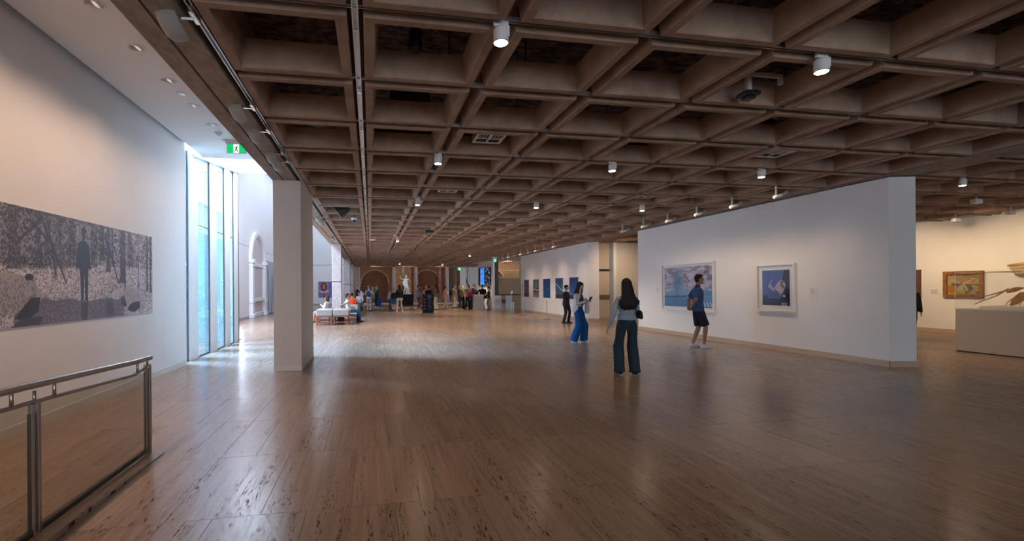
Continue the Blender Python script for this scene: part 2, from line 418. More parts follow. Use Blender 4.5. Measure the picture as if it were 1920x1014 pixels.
for (i, j, dx, lab) in ((2, 3, 0, 'dark duct box half hidden above the coffer left of the air grille'), (4, 3, .1, 'dark flat duct box above the fifth row of coffers near the first bright spot'),
                 (6, 2, .15, 'long dark duct box above the coffers at upper right, near the frame edge'), (5, 2, .15, 'dark duct box above the coffer beside the ceiling camera'),
                 (7, 3, .1, 'dark duct box above the coffer near the partition end'), (3, 5, 0, 'dark duct box above a coffer in the middle of the ceiling')):
    void_box('duct_box', i, j, .6, .16, .10, HT + .255, blackm, lab, 'box', rot=.2 if i > 3 else 0, dx=dx, dy=.48)
t = thing('grey_duct', 'blue-grey rounded duct end in the second coffer row beside the left beam', 'duct', (cell(0, 3)[0] - .12, cell(0, 3)[1] + .40, HT + .335))
obj('duct_body', MB().loft([(-.3, 0, .1), (.12, 0, 0), (.2, .0, .02)], [(.11, .07), (.12, .08), (.09, .06)], xa=(0, 1, 0), seg=20), mat('blue_grey_duct', (.25, .27, .34), .5), t, 40)
t = thing('conduit', 'vertical grey pipe bundle in the nearest coffer beside the left beam', 'pipe', (cell(0, 0)[0] - .38, cell(0, 0)[1] + .15, HT + .27))
for dx in (0, .07, .15): obj('pipe', MB().cyl((dx, dx * .4, 0), (dx, dx * .4 + .02, .6), .03, 10), greyp, t, True)
hang = [(1, 1, .3), (2, 2, .2), (3, 2, .25), (2, 1, -.1), (4, 1, .2), (5, 1, .3), (3, 4, .1), (6, 1, .2), (4, 2, 0)]
hr = tag(obj('hanger_rod', MB().cyl((0, 0, 0), (0, 0, .765), .011, 8), dsteel), '', 'rod', 'dark hanger rods above the coffers')
for k, (i, j, dx) in enumerate(hang):
    o = hr if k == 0 else hr.copy()
    if k: COL.objects.link(o)
    o.location = (cell(i, j)[0] + dx, cell(i, j)[1] + .50, HT + .255); o['label'] = 'thin dark hanger rod showing above a coffer'
# square ceiling air diffusers inside coffers
def diffuser(i, j, lab, sx=.42, sy=.42):
    t = thing('air_diffuser', lab, 'vent', (*cell(i, j), HT + .09), 0, 'square air diffusers in the coffers')
    obj('box', MB().box(-sx / 2, sx / 2, -sy / 2, sy / 2, .02, .12), greyp, t)
    fr = MB(); w_ = .035
    fr.box(-sx / 2, sx / 2, -sy / 2, -sy / 2 + w_, 0, .02).box(-sx / 2, sx / 2, sy / 2 - w_, sy / 2, 0, .02).box(-sx / 2, -sx / 2 + w_, -sy / 2 + w_, sy / 2 - w_, 0, .02)
    fr.box(sx / 2 - w_, sx / 2, -sy / 2 + w_, sy / 2 - w_, 0, .02).box(-.012, .012, -sy / 2 + w_, sy / 2 - w_, 0, .02).box(-sx / 2 + w_, -.012, -.012, .012, 0, .02).box(.012, sx / 2 - w_, -.012, .012, 0, .02)
    obj('frame', fr, whitep, t)
    obj('opening', MB().box(-sx / 2 + w_, sx / 2 - w_, -sy / 2 + w_, sy / 2 - w_, .012, .018), blackm, t)
    for q in np.linspace(-sx / 2 + .06, sx / 2 - .06, 8):
        if abs(q) > .02: obj('blade', MB().box(q - .004, q + .004, -sy / 2 + w_, -.014, .002, .014), alu, t)
diffuser(2, 3, 'white framed square air diffuser in the coffer right of the long track, nearest one'); diffuser(2, 6, 'small white square air diffuser three coffers behind the nearest one')
diffuser(6, 3, 'square air diffuser high over the long partition with two pictures'); diffuser(6, 6, 'flat air diffuser above the gap before the long partition')
# camera on a white arm
x, y = 4.02, 4.38
t = thing('ceiling_camera', 'black ceiling projector unit hanging from a white angled arm among the coffers', 'projector', (x, y, HT - .02))
obj('arm', MB().box(-.025, .025, -.025, .025, .05, .26, .004).box(-.025, .42, -.02, .02, .23, .27, .004).box(.38, .42, -.02, .02, .16, .23), whitep, t)
obj('body', MB().box(-.09, .09, -.09, .09, .0, .05, .015).box(-.05, .05, -.06, .06, -.03, .0, .01), black, t)
obj('lens', MB().cyl((.0, -.1, .02), (.0, -.085, .02), .02, 12), chrome, t)

# bright track heads that shine down
lamps = [(1.02, 3.5355, 'closest'), (4.0, 3.5355, 'upper right'), (1.04, 7.1355, 'left in the second lamp row'), (3.95, 7.1355, 'middle of the second lamp row'),
         (6.8, 7.1355, 'right in the second lamp row, over the partition'), (1.08, 10.7355, 'left in the third lamp row'), (3.95, 10.7355, 'middle of the third lamp row'),
         (6.75, 10.7355, 'right in the third lamp row, over the man'), (11.2975, 7.1355, 'in the right-hand gallery beyond the partition')]
def tracklight(x, y, lab, power, deg=85):
    t = thing('track_spotlight', lab, 'spotlight', (x, y, HT - .13), 0, 'bright track spotlights shining down')
    obj('adapter', MB().box(-.06, .06, -.016, .016, .12, .165, .004).box(-.02, .02, -.014, .014, .09, .13), whitep, t)
    obj('housing', MB().loft([(0, 0, .11), (0, 0, .095), (0, 0, .0)], [(.045), (.058), (.06)], seg=24).box(.03, .062, -.04, .04, .03, .12, .006), whitep, t, 35)
    obj('trim_ring', MB().loft([(0, 0, 0), (0, 0, -.008)], [.062, .058], seg=24), greyp, t, 35)
    obj('lamp_face', MB().loft([(0, 0, -.006), (0, 0, -.014)], [.052, .045], seg=24), glow, t, 35)
    spot('spotlight_beam', (x, y, HT - .16), (x + .0, y, 0), power, WARM, deg, 1.0, .05); return t
for x, y, lab in lamps: tracklight(x, y, 'small white track spotlight shining down, ' + lab, 24)
for k, (x, y) in enumerate([(2.2, 15.5), (6.9, 15.5), (1.1, 19.1), (4.7, 19.1), (2.2, 22.7), (6.9, 23.9), (5.9, 27.5), (3.5, 29.9), (7, 33.5), (2.3, 37.1), (5.9, 38.3)]):
    if k in (2, 6, 9, 10):
        tracklight(x, y, 'tiny track spotlight far down the hall ' + {2: 'near the bench side', 6: 'over the middle of the floor', 9: 'over the standing visitors', 10: 'near the dark sign'}[k], 230)
    else: spot('spotlight_beam', (x, y, HT - .1), (x, y, 0), 240, (1, .82, .64), 125, 1.0, .08)
# angled wall washers in front of the partitions
def washer(x, y, tx, tz, lab, power=0, proto=[None]):
    if proto[0] is None:
        t = thing('wall_washer', lab, 'spotlight', (x, y, HT), 0, 'angled wall washers before the white partitions')
        obj('stem', MB().box(-.018, .018, -.018, .018, -.2, .05, .003), alu, t)
        obj('tube', MB().loft([(-.06, 0, -.22), (.12, 0, -.17)], [.034, .034], seg=16), whitep, t, 35)
        obj('hood', MB().loft([(.12, 0, -.17), (.25, 0, -.10)], [.028, .034], seg=16), greyp, t, 35)
        proto[0] = t
    else: t = dup(proto[0], (x, y, HT), 0, lab)
    if power: spot('washer_beam', (x - .1, y, HT - .2), (tx, y, .9), power * .64, WARM, 88, 1.0, .25)
    return t
nm = ['nearest to the camera', 'second from the camera', 'third from the camera', 'fourth from the camera', 'fifth from the camera', 'farthest from the camera']
for k in range(6): washer(8.3, 8.3355 + 1.2 * k, 9.6, 1.5, 'angled grey wall washer before the picture partition, ' + nm[k], (30, 48, 52, 38, 26, 8)[k])
nm2 = ['first', 'second', 'third', 'fourth', 'fifth', 'sixth', 'seventh', 'eighth']
for k in range(8): washer(8.3, 20.33 + 1.2 * k, 9.8, 1.5, 'small angled wall washer at the blue photographs wall, %s from the near end' % nm2[k], 60 if k % 2 == 0 else 0)
# spotlights on the left beam track
def beamspot(y, lab):
    t = thing('beam_spotlight', lab, 'spotlight', (-1.27, y, HT), 0, 'grey floodlights along the left beam')
    obj('adapter', MB().box(-.018, .018, -.09, .09, -.045, .01, .004).box(-.12, .0, -.02, .02, -.05, -.025, .004), chrome, t)
    obj('yoke', MB().box(-.135, -.11, -.06, .06, -.12, -.03, .004), greyp, t)
    obj('hood', MB().loft([(-.16, -.10, -.07), (-.15, -.03, -.115), (-.14, .05, -.145), (-.13, .10, -.15)], [(.07, .035), (.075, .045), (.075, .045), (.07, .03)], xa=(1, 0, 0), seg=18), greyp, t, 35)
    obj('lens', MB().loft([(-.13, .10, -.15), (-.129, .108, -.152)], [(.06, .025), (.06, .025)], xa=(1, 0, 0), seg=18), whitep, t)
for y_, lab in ((3.75, 'big grey curved floodlight on the left beam track, nearest the camera'), (5.5, 'grey curved floodlight on the left beam track, second from the camera'), (6.3, 'grey floodlight on the left beam track, third from the camera'),
                (7.3, 'grey floodlight on the left beam track just before the white column'), (7.75, 'grey floodlight on the left beam track right at the white column'), (13.6, 'pale floodlight on the beam track just behind the white column'),
                (14.3, 'pale floodlight on the beam track over the benches'), (18.6, 'small floodlight at the first concrete column')): beamspot(y_, lab)

t = thing('hanging_loudspeaker', 'black wedge shaped loudspeaker hanging below the coffers behind the white column', 'speaker', (-.78, 12.95, HT - .12))
obj('cabinet', MB().prism([(-.2, .3), (.22, .3), (.24, .16), (.02, -.02)], 'y', -.14, .14), black, t); obj('bracket', MB().box(.0, .03, -.02, .02, .25, .45).box(.1, .32, -.015, .015, .27, .3), dsteel, t)
t = thing('dome_camera', 'small white dome camera beside the black wedge loudspeaker', 'camera', (-.45, 13.9, HT - .06)); obj('mount', MB().loft([(0, 0, .0), (0, 0, .06)], [.07, .09], seg=20), whitep, t, 35); obj('dome', MB().ball((0, 0, -.01), .05, 14, 8), black, t, True); obj('stem', MB().cyl((0, 0, .05), (0, 0, 1.08), .012, 8), dsteel, t)
t = thing('ceiling_sensor', 'flat white disc sensor on the coffers right of the long steel track', 'sensor', (.12, 19.9, HT - .03)); obj('disc', MB().loft([(0, 0, 0), (0, 0, .04)], [.11, .13], seg=24), whitep, t, 35); obj('ring', MB().loft([(0, 0, -.01), (0, 0, .0)], [.05, .06], seg=20), alu, t, 35)
t = thing('dark_projector', 'small black projector hanging under the coffers halfway down the hall', 'projector', (2.02, 16.1, HT - .14)); obj('body', MB().box(-.14, .14, -.12, .12, 0, .09, .015), black, t); obj('arm', MB().box(-.012, .012, -.012, .012, .09, 1.16), dsteel, t)
# ------------------------------------------------------------------ left side: poster wall, white ceiling, windows, atrium
struct('wall_left', MB().box(-4.05, -3.75, -10, 10.5, 0, 4.75), white_m)
struct('baseboard_left', MB().box(-3.75, -3.742, -10, 10.5, 0, .105), skirtw)
struct('trim_5', MB().box(-3.75, -3.7, -10, 11.28, 4.6, 4.75), blackm)  # black strip standing in for the shade inside the wall-top gap
wc = struct('ceiling_white', MB().box(-3.66, -1.8, -10, 11.3, 4.51, 4.6), white)
struct('trim_6', MB().box(-3.75, -1.8, -10, 11.3, 4.75, 4.9), white)
dl = None
names = ['nearest the camera', 'second from the camera', 'third from the camera', 'fourth, just behind the flat round speaker', 'fifth, before the smoke detector', 'last one, above the green exit sign']
for k, y_ in enumerate([5.42, 6.32, 7.23, 8.17, 9.06, 9.96, 4.5, 3.6, 2.7]):
    lab = 'round recessed downlight in the white left ceiling, ' + (names[k] if k < 6 else 'above the camera')
    if k < 6:
        if dl is None:
            dl = thing('recessed_downlight', lab, 'downlight', (-2.79, y_, 4.51), 0, 'recessed downlights in the white ceiling'); t = dl
            obj('ring', MB().loft([(0, 0, .0), (0, 0, -.008), (0, 0, -.008), (0, 0, .02)], [.105, .102, .082, .078], seg=28, caps=False), whitep, t, 35)
            obj('reflector', MB().loft([(0, 0, .001), (0, 0, -.003)], [.08, .078], seg=28), mat('bronze_reflector', (.10, .07, .055), .35), t, 35)
            obj('lamp_face', MB().loft([(.012, .0, -.003), (.012, 0, -.0065)], [(.022, .068), (.018, .062)], xa=(1, 0, 0), seg=18), glow2, t, 35)
        else: dup(dl, (-2.79, y_, 4.51), 0, lab)
    spot('downlight_beam', (-2.79, y_, 4.48), (-3.35, y_, .6), 38 if y_ < 8 else 16, (1, .66, .45), 118, 1.0, .05)
t = thing('ceiling_speaker', 'flat round white speaker grille between the third and fourth downlights', 'speaker', (-2.79, 7.69, 4.51))
obj('rim', MB().loft([(0, 0, 0), (0, 0, -.008)], [.075, .07], seg=24), whitep, t, 35); obj('grille', MB().loft([(0, 0, -.008), (0, 0, -.011)], [.055, .05], seg=24), alu, t, 35)
t = thing('smoke_detector', 'small white smoke detector before the exit sign', 'detector', (-2.81, 9.5, 4.51))
obj('base', MB().loft([(0, 0, 0), (0, 0, -.03)], [.06, .058], seg=24), whitep, t, 35); obj('sensor', MB().loft([(0, 0, -.03), (0, 0, -.055), (0, 0, -.065)], [.04, .035, .02], seg=20), alu, t, 35)
def exit_sign(name, lab, loc, wd, ht, rotz=0, drop=0):
    t = thing(name, lab, 'sign', loc, rotz)
    obj('case', MB().box(-wd / 2 - .012, wd / 2 + .012, .004, .05, -.012, ht + .012, .004), whitep, t)
    obj('face', MB().box(-wd / 2, wd / 2, 0, .006, 0, ht), pict_g, t)
    s_ = ht * .92; obj('panel', MB().box(-s_ * .33, s_ * .33, -.003, .001, 0, ht), pict_w, t)
    mb = MB(); q = ht
    def limb(pts, r): mb.loft([(a * q, -.006, b2 * q) for a, b2 in pts], [r * q] * len(pts), seg=8)
    mb.ball((.10 * q, -.006, .82 * q), .075 * q, 10, 6)
    limb([(.06, .70), (-.02, .42)], .085); limb([(-.02, .42), (.14, .28), (.16, .08)], .05); limb([(-.02, .42), (-.10, .22), (-.26, .16)], .05)
    limb([(.06, .68), (.2, .56), (.29, .60)], .035); limb([(.04, .68), (-.14, .62), (-.2, .48)], .035)
    obj('pictogram', mb, pict_f, t, True)
    if drop: obj('bracket', MB().box(-wd / 2 - .03, wd / 2 + .03, .01, .045, ht + .012, ht + drop), whitep, t)
    return t
exit_sign('exit_sign', 'green running man exit sign below the white left ceiling', (-2.60, 9.9, 4.255), .34, .165, 0, .09)
# window wall of white fins and blue glass
fins = [(10.98, 11.54), (12.36, 12.87), (13.54, 14.02), (14.41, 14.80)]
panes = [(10.5, 10.98), (11.54, 12.36), (12.87, 13.54), (14.02, 14.41)]
top = lambda y: 4.55 + max(0, y - 11.3) * .135
wp = mat('white_fin_paint', (.80, .83, .86), .5)
for k, (a, c) in enumerate(fins):
    struct('trim_%d' % (7 + k), MB().prism([(a, 0), (c, 0), (c, top(c)), (a, top(a))], 'x', -3.99, -3.86), wp)
for k, (a, c) in enumerate(panes):
    wdw = struct('window_%d' % (k + 1), MB().prism([(a, .02), (a + .025, .02), (a + .025, top(a)), (a, top(a))], 'x', -3.90, -3.875)
                 .prism([(c - .025, .02), (c, .02), (c, top(c)), (c - .025, top(c))], 'x', -3.90, -3.875).box(-3.90, -3.875, a, c, 0, .03).box(-3.90, -3.875, a, c, 3.02, 3.035), dsteel)
    obj('pane', MB().prism([(a, .03), (c, .03), (c, top(c)), (a, top(a))], 'x', -3.892, -3.884), bluegl, wdw)
struct('trim_11', MB().box(-4.1, -3.86, 14.80, 14.90, 0, 5.1), mat('dark_grey_frame', (.11, .10, .12), .5))
struct('trim_12', MB().prism([(11.28, 4.51), (14.9, 5.0), (14.9, 5.08), (11.28, 4.62)], 'x', -4.1, -3.8), alu)
# sloping roof light behind the white ceiling
rf = MB()
rf.prism([(14.86, 5.02), (14.98, 5.02), (14.98, 5.2), (14.86, 5.2)], 'x', -4.1, -1.8)
rf.prism([(11.3, 4.51), (11.42, 4.53), (11.42, 4.75), (11.3, 4.75)], 'x', -3.75, -1.8)
for yy in (12.2,): rf.prism([(yy, 4.70), (yy + .07, 4.71), (yy + .07, 4.80), (yy, 4.79)], 'x', -3.75, -1.8)
frm = struct('window_5', rf, mat('pale_roof_frame', (.62, .66, .70), .5))
obj('pane', MB().prism([(11.35, 4.82), (14.95, 5.24), (14.95, 5.25), (11.35, 4.83)], 'x', -3.85, -1.8), clear, frm)
# atrium
aw = struct('wall_atrium', MB().box(-6.6, -6.35, 14.9, 47, 0, 9.2), cool_wall)
obj('joint_line', MB().box(-6.352, -6.345, 14.9, 47, 3.80, 3.83), greyp, aw)
struct('wall_atrium_end', MB().box(-6.6, -1.9, 46.4, 46.7, 0, 9.2), cool_wall)
obj('joint_line', MB().box(-6.35, -1.9, 46.393, 46.4, 3.80, 3.86), greyp, bpy.data.objects['wall_atrium_end'])
struct('wall_atrium_near', MB().box(-6.6, -4.1, 14.92, 15.05, 0, 12).box(-4.1, -1.8, 14.95, 15.1, 5.2, 9.2), cool_wall)
struct('wall_atrium_upper', MB().box(-1.9, -1.75, 14.9, 46.7, 4.62, 9.2), cool_wall)
struct('baseboard_atrium', MB().box(-6.35, -6.335, 15.05, 46.4, 0, .12), greyp)
struct('baseboard_atrium_end', MB().box(-6.35, -1.9, 46.38, 46.4, 0, .12), greyp)
rb = MB()
for yy in np.arange(15.5, 46.5, 2.4): rb.box(-6.4, -1.8, yy, yy + .12, 8.95, 9.2)
ac = struct('ceiling_atrium', rb, wp)
frost = glass('frosted_roof_glass', (.22, .235, .25))
for yy in np.arange(15.5, 46, 2.4): obj('roof_pane', MB().box(-6.4, -1.8, yy + .12, yy + 2.4, 9.1, 9.12), frost, ac)
# plaster arch in the atrium wall
t = thing('plaster_arch', 'white moulded plaster archway on the atrium wall', 'arch', (-6.342, 28.1, 0))
R0, zc = 1.45, 3.05
nic = MB(); pts = [(-R0, .0)] + [(-R0, zc)] + [(R0 * math.cos(PI - PI * i / 16), zc + R0 * math.sin(PI * i / 16)) for i in range(1, 16)] + [(R0, zc), (R0, 0)]
nic.prism(pts, 'x', .0, .02); obj('recess_panel', nic, mat('pink_plaster', (.60, .54, .55), .7), t)  # recess panel pinker and darker than the wall paint
ar = MB()
for k, (ra, rb_, x1) in enumerate(((R0 - .02, R0 + .18, .10), (R0 + .10, R0 + .30, .16))):
    for i in range(20):
        a, c = PI * i / 20, PI * (i + 1) / 20
        ar.prism([(ra * math.cos(a), zc + ra * math.sin(a)), (rb_ * math.cos(a), zc + rb_ * math.sin(a)), (rb_ * math.cos(c), zc + rb_ * math.sin(c)), (ra * math.cos(c), zc + ra * math.sin(c))], 'x', 0, x1)
obj('archivolt', ar, cool_wall, t)
for s_ in (-1, 1):
    y_ = s_ * (R0 + .05)
    obj('pilaster', MB().box(0, .2, y_ - .2, y_ + .2, 0, zc - .1), cool_wall, t)
    obj('capital', MB().box(0, .26, y_ - .27, y_ + .27, zc - .1, zc + .12, .02).box(0, .23, y_ - .23, y_ + .23, zc - .28, zc - .2, .01), cool_wall, t)
    obj('pedestal_block', MB().box(0, .26, y_ - .26, y_ + .26, 0, .22, .02).box(0, .23, y_ - .23, y_ + .23, .8, 1.0, .02), cool_wall, t)
for z0_, z1_, d_ in ((.86, 1.06, .15), (0, .25, .10), (zc - .25, zc - .05, .12)): obj('ledge', MB().box(0, d_, -R0, R0, z0_, z1_, .02), cool_wall, t)
mb = MB()
for k in range(16):
    y_ = 30.65 + k * .12; mb.box(-6.34, -6.27 + .03 * (k % 2), y_, y_ + .12, .04, 3.3)
tag(obj('striped_hanging', mb, mottle(mat('striped_grey_fabric', rough=.9), (.20, .22, .28), (.62, .66, .72), (1, 9, .25), 3, .4, .6, pos=True)), 'tall grey striped hanging beside the plaster arch', 'hanging')
# courtyard seen through the blue glass
oc = struct('wall_courtyard', MB().box(-9.2, -9, 5, 16, 0, 4.2), mat('courtyard_render', (.30, .40, .47), .7))
for z in (1.4, 2.8): obj('joint_line', MB().box(-9, -8.99, 5, 16, z, z + .02), greyp, oc)
struct('wall_courtyard_side', MB().box(-9, -4.1, 14.84, 14.91, 0, 12), MATS['courtyard_render'])
t = thing('grey_cabinet', 'grey outdoor cabinet seen low through the blue window', 'cabinet', (-6.6, 14.2, 0))
obj('body', MB().box(-.4, .4, -.3, .3, 0, .95, .02), greyp, t); obj('lid', MB().box(-.43, .43, -.33, .33, .95, 1.0, .01), alu, t)

# columns
c1 = MB().box(-1.79, -1.29, 9.25, 11.12, 0, HT)
t = tag(obj('clad_column', c1, grey_clad), 'broad pale grey clad column standing under the left beam', 'column')
obj('skirting', MB().box(-1.795, -1.285, 9.243, 11.127, 0, .10), skirtw, t)
def ccol(y, lab, ln=.55, x0=-1.72, x1=-1.30):
    t = thing('concrete_column', lab, 'column', (0, y, 0), 0, 'concrete columns under the left beam')
    obj('shaft', MB().box(x0, x1, 0, ln, 0, 1.84, .012), col_c, t); obj('upper_shaft', MB().box(x0, x1, 0, ln, 1.87, HT, .012), col_c, t)
    obj('joint', MB().box(x0 + .02, x1 - .02, .02, ln - .02, 1.83, 1.88), blackm, t)
ccol(21.95, 'rough grey concrete column behind the grey benches, nearest of the concrete ones')
ccol(33.3, 'grey concrete column behind the seated visitors, second in the line', .55, -1.80, -1.38)
ccol(41.0, 'narrow grey concrete column closest to the old arches', .5, -1.80, -1.42)

# ------------------------------------------------------------------ far end: old vestibule
bw = struct('wall_back', MB().box(-1.9, 19, 47.0, 47.3, 0, 4.6), sandst)
st = thing('stone_step', 'pale stone step along the foot of the old arches', 'step', (0, 44.6, 0))
for k in range(9): obj('tread', MB().box(-1.4 + k * 1.12 + .004, -.28 + k * 1.12 - .004, 0, 2.38, 0, .12, .01), mat('pale_step_stone', (.55, .52, .53), .5) if k == 0 else MATS['pale_step_stone'], st)
def arch_wall(cx, hw, lab):
    t = thing('blind_arch', lab, 'arch', (cx, 46.7, .12)); R = hw - .25; zc = 3.2 - R
    ins = [(R * math.cos(PI * i / 20), zc + R * math.sin(PI * i / 20)) for i in range(21)]
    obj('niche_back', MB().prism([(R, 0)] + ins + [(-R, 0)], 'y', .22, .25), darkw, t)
    sur = MB()
    for i in range(20):
        (a, b_), (c, d) = ins[i], ins[i + 1]
        sur.prism([(a, b_), (a, 3.6), (c, 3.6), (c, d)], 'y', 0, .25)
    sur.box(R, hw, 0, .25, 0, 3.6).box(-hw, -R, 0, .25, 0, 3.6)
    obj('surround', sur, sandst, t)
    mo = MB()
    for i in range(20):
        a, c = PI * i / 20, PI * (i + 1) / 20
        mo.prism([((R) * math.cos(a), zc + R * math.sin(a)), ((R + .11) * math.cos(a), zc + (R + .11) * math.sin(a)), ((R + .11) * math.cos(c), zc + (R + .11) * math.sin(c)), (R * math.cos(c), zc + R * math.sin(c))], 'y', -.05, -.001)
    obj('moulding', mo, sandl, t)
arch_wall(.45, 1.55, 'dark brown blind arch left of the white statue'); arch_wall(5.6, 1.45, 'dark brown blind arch right of the white statue')
def pil(x, wd, lab, m=sandl, n_=9):
    t = thing('stone_pilaster', lab, 'pilaster', (x, 46.4, .12))
    for k in range(n_): obj('stone_block', MB().box(-wd / 2, wd / 2, 0, .3, k * .4 + .004, (k + 1) * .4 - .004, .008), m, t)
pil(2.78, .62, 'light sandstone pilaster behind the statue on its left'); pil(3.72, .62, 'light sandstone pilaster behind the statue on its right'); pil(8.25, .75, 'light sandstone pilaster under the far exit sign')
tag(obj('marble_strip', MB().box(3.1, 3.4, 46.6, 46.75, .12, 3.9), redmarb), 'dark red stone strip between the two pilasters behind the statue', 'panel')
def gcol(x, y, r, m, lab):
    t = thing('stone_column', lab, 'column', (x, y, 0.12))
    obj('shaft', MB().loft([(0, 0, .3), (0, 0, 1.9), (0, 0, 3.5)], [r, r * .98, r * .9], seg=24), m, t, 40)
    obj('collar', MB().loft([(0, 0, 2.95), (0, 0, 3.0)], [r * 1.07, r * 1.07], seg=24), granite, t, 40)
    obj('base', MB().box(-r * 1.35, r * 1.35, -r * 1.35, r * 1.35, 0, .16, .02).loft([(0, 0, .16), (0, 0, .22), (0, 0, .3)], [r * 1.3, r * 1.2, r * 1.02], seg=24), granite, t, 40)
gcol(-1.15, 45.2, .23, granite, 'purple granite column at the left end by the concrete columns')
gcol(2.22, 45.2, .2, granite, 'purple granite column left of the statue with a lighter collar'); gcol(4.38, 45.4, .18, granite, 'purple granite column right of the statue')
gcol(6.75, 45.6, .2, redmarb, 'red brown marble column right of the second arch'); gcol(7.4, 45.2, .2, granite, 'purple granite column beside the exit pilaster')
tag(obj('timber_panel', MB().box(2.02, 2.45, 46.6, 46.8, .12, 3.9), darkw), 'dark strip of wall behind the statue column', 'panel')
exit_sign('exit_sign', 'far green running man exit sign at the end of the hall', (8.45, 44.1, 3.26), .36, .2, 0, .1)
struct('wall_far_white', MB().box(8.75, 9.5, 45.3, 45.6, 0, HT), cool_wall)
struct('wall_far_beige', MB().box(9.5, 10.6, 45.2, 45.5, 0, HT), pedestal)

exit_sign('exit_sign', 'small green exit sign hanging before the desk, at the far end of the photograph wall', (8.2, 30.2, 3.28), .3, .17, .5, .32)
# wall with the screen, and the desk corner beyond
struct('wall_screen', MB().prism([(8.52, 32.0), (8.66, 32.0), (8.40, 35.4), (8.26, 35.4)], 'z', 0, 3.45), white_m)
struct('wall_dark', MB().box(8.7, 9.3, 33.3, 33.5, 0, 3.5), mat('dark_green_paint', (.06, .045, .03), .7))
struct('wall_ochre', MB().box(9.6, 12.5, 38.2, 38.4, 0, HT), ochre)
struct('wall_ochre_lower', MB().box(9.6, 12.5, 37.6, 37.8, 0, 2.35), mat('brown_panel', (.10, .07, .045), .6))  # lower panel in a darker brown than the ochre wall
t = struct('stair_landing', MB().box(9.9, 12, 36.6, 36.7, 2.92, 3.0), sandl); t.location = (0, 0, 0)
t2 = link('trim_15', None); t2.location = (9.7, 36.6, 0); t2['kind'] = 'structure'; t = t2
obj('flight', MB().prism([(0, 3.5), (.25, 3.5), (1.0, 2.5), (.9, 2.45)], 'y', 0, .6), sandl, t)
t = thing('reception_desk', 'low pale reception desk right of the wall with the screen', 'desk', (8.75, 32.2, 0))
obj('counter', MB().box(-.1, 2.0, 0, .8, 1.0, 1.06, .01), blackbr, t); obj('front_panel', MB().box(-.1, .45, .05, .15, 0, 1.0, .01), pedestal, t)
obj('end_panel', MB().box(.75, 1.25, .05, .15, 0, 1.0, .01), mat('pale_green_panel', (.42, .46, .42), .6), t)
tag(obj('white_jug', MB().loft([(10.0, 32.4, 1.06), (10.0, 32.4, 1.25), (10.0, 32.4, 1.3)], [.05, .08, .085], seg=16), whitep, smooth=30), 'small white vessel on the dark desk counter', 'vessel')
t = thing('red_stool', 'dark red stool in the opening of the desk', 'stool', (9.32, 31.95, 0)); obj('seat', MB().box(-.12, .12, -.12, .12, .45, .75, .03), mat('dark_red_vinyl', (.12, .02, .025), .5), t)
for a in (-1, 1):
    for c in (-1, 1): obj('leg', MB().cyl((a * .1, c * .1, 0), (a * .1, c * .1, .45), .015, 8), dsteel, t)
t = thing('white_chair', 'white chair on thin legs behind the desk beside the photograph wall', 'chair', (9.98, 32.6, 0)); obj('seat', MB().box(-.2, .2, -.2, .2, .44, .47, .01), whitep, t); obj('backrest', MB().box(-.2, -.17, -.2, .2, .55, .95, .01), whitep, t)
for a in (-1, 1):
    for c in (-1, 1): obj('leg', MB().cyl((a * .17, c * .17, 0), (a * .17, c * .17, .45), .014, 8), chrome, t)

# ------------------------------------------------------------------ partitions on the right
struct('wall_partition', MB().prism([(9.60, 7.18), (10.06, 7.06), (10.06, 15.55), (9.60, 15.55)], 'z', 0, HT - .03), white_m)
tp = struct('trim_13', MB().prism([(9.585, 7.165), (10.075, 7.045), (10.075, 15.56), (9.585, 15.56)], 'z', HT - .03, HT - .022), greyp)
def skirt(x, y0, y1, name, step=1.25):
    s_ = thing(name, 'travertine skirting stones', 'x'); del s_['category']; del s_['label']; s_['kind'] = 'structure'
    y = y1
    while y > y0: obj('skirting_stone', MB().box(x - .018, x + .0, max(y - step, y0) + .003, y - .003, 0, .115), stone, s_); y -= step
    return s_
s_ = skirt(9.60, 7.17, 15.55, 'baseboard_partition')
obj('skirting_stone', MB().prism([(9.585, 7.155), (10.07, 7.03), (10.06, 7.06), (9.6, 7.18)], 'z', 0, .115), stone, s_)
struct('wall_right', MB().prism([(9.80, 19.9), (10.25, 19.75), (10.25, 29.6), (9.80, 29.6)], 'z', 0, HT), white_m)
s_ = skirt(9.80, 19.9, 29.6, 'baseboard_right'); obj('skirting_stone', MB().prism([(9.785, 19.88), (10.25, 19.73), (10.25, 19.75), (9.8, 19.9)], 'z', 0, .115), stone, s_)
wr = struct('wall_recess', MB().box(10.25, 11.1, 20.3, 20.5, 0, HT), mat('beige_recess_panel', (.52, .46, .40), .6))
obj('slot', MB().box(10.27, 11.08, 20.27, 20.31, 2.28, 2.38), blackbr, wr); obj('slot', MB().box(10.27, 11.08, 20.27, 20.31, .95, 1.18), mat('brown_slot', (.14, .10, .07), .6), wr)
obj('skirting_stone', MB().box(10.25, 11.1, 20.28, 20.3, 0, .1), stone, wr)
struct('trim_14', MB().box(11.05, 11.2, 19.9, 20.5, 0, HT), mat('pale_blue_jamb', (.66, .72, .78), .5))
struct('wall_recess_beige', MB().box(11.2, 13.4, 20.0, 20.2, 0, HT), pedestal)
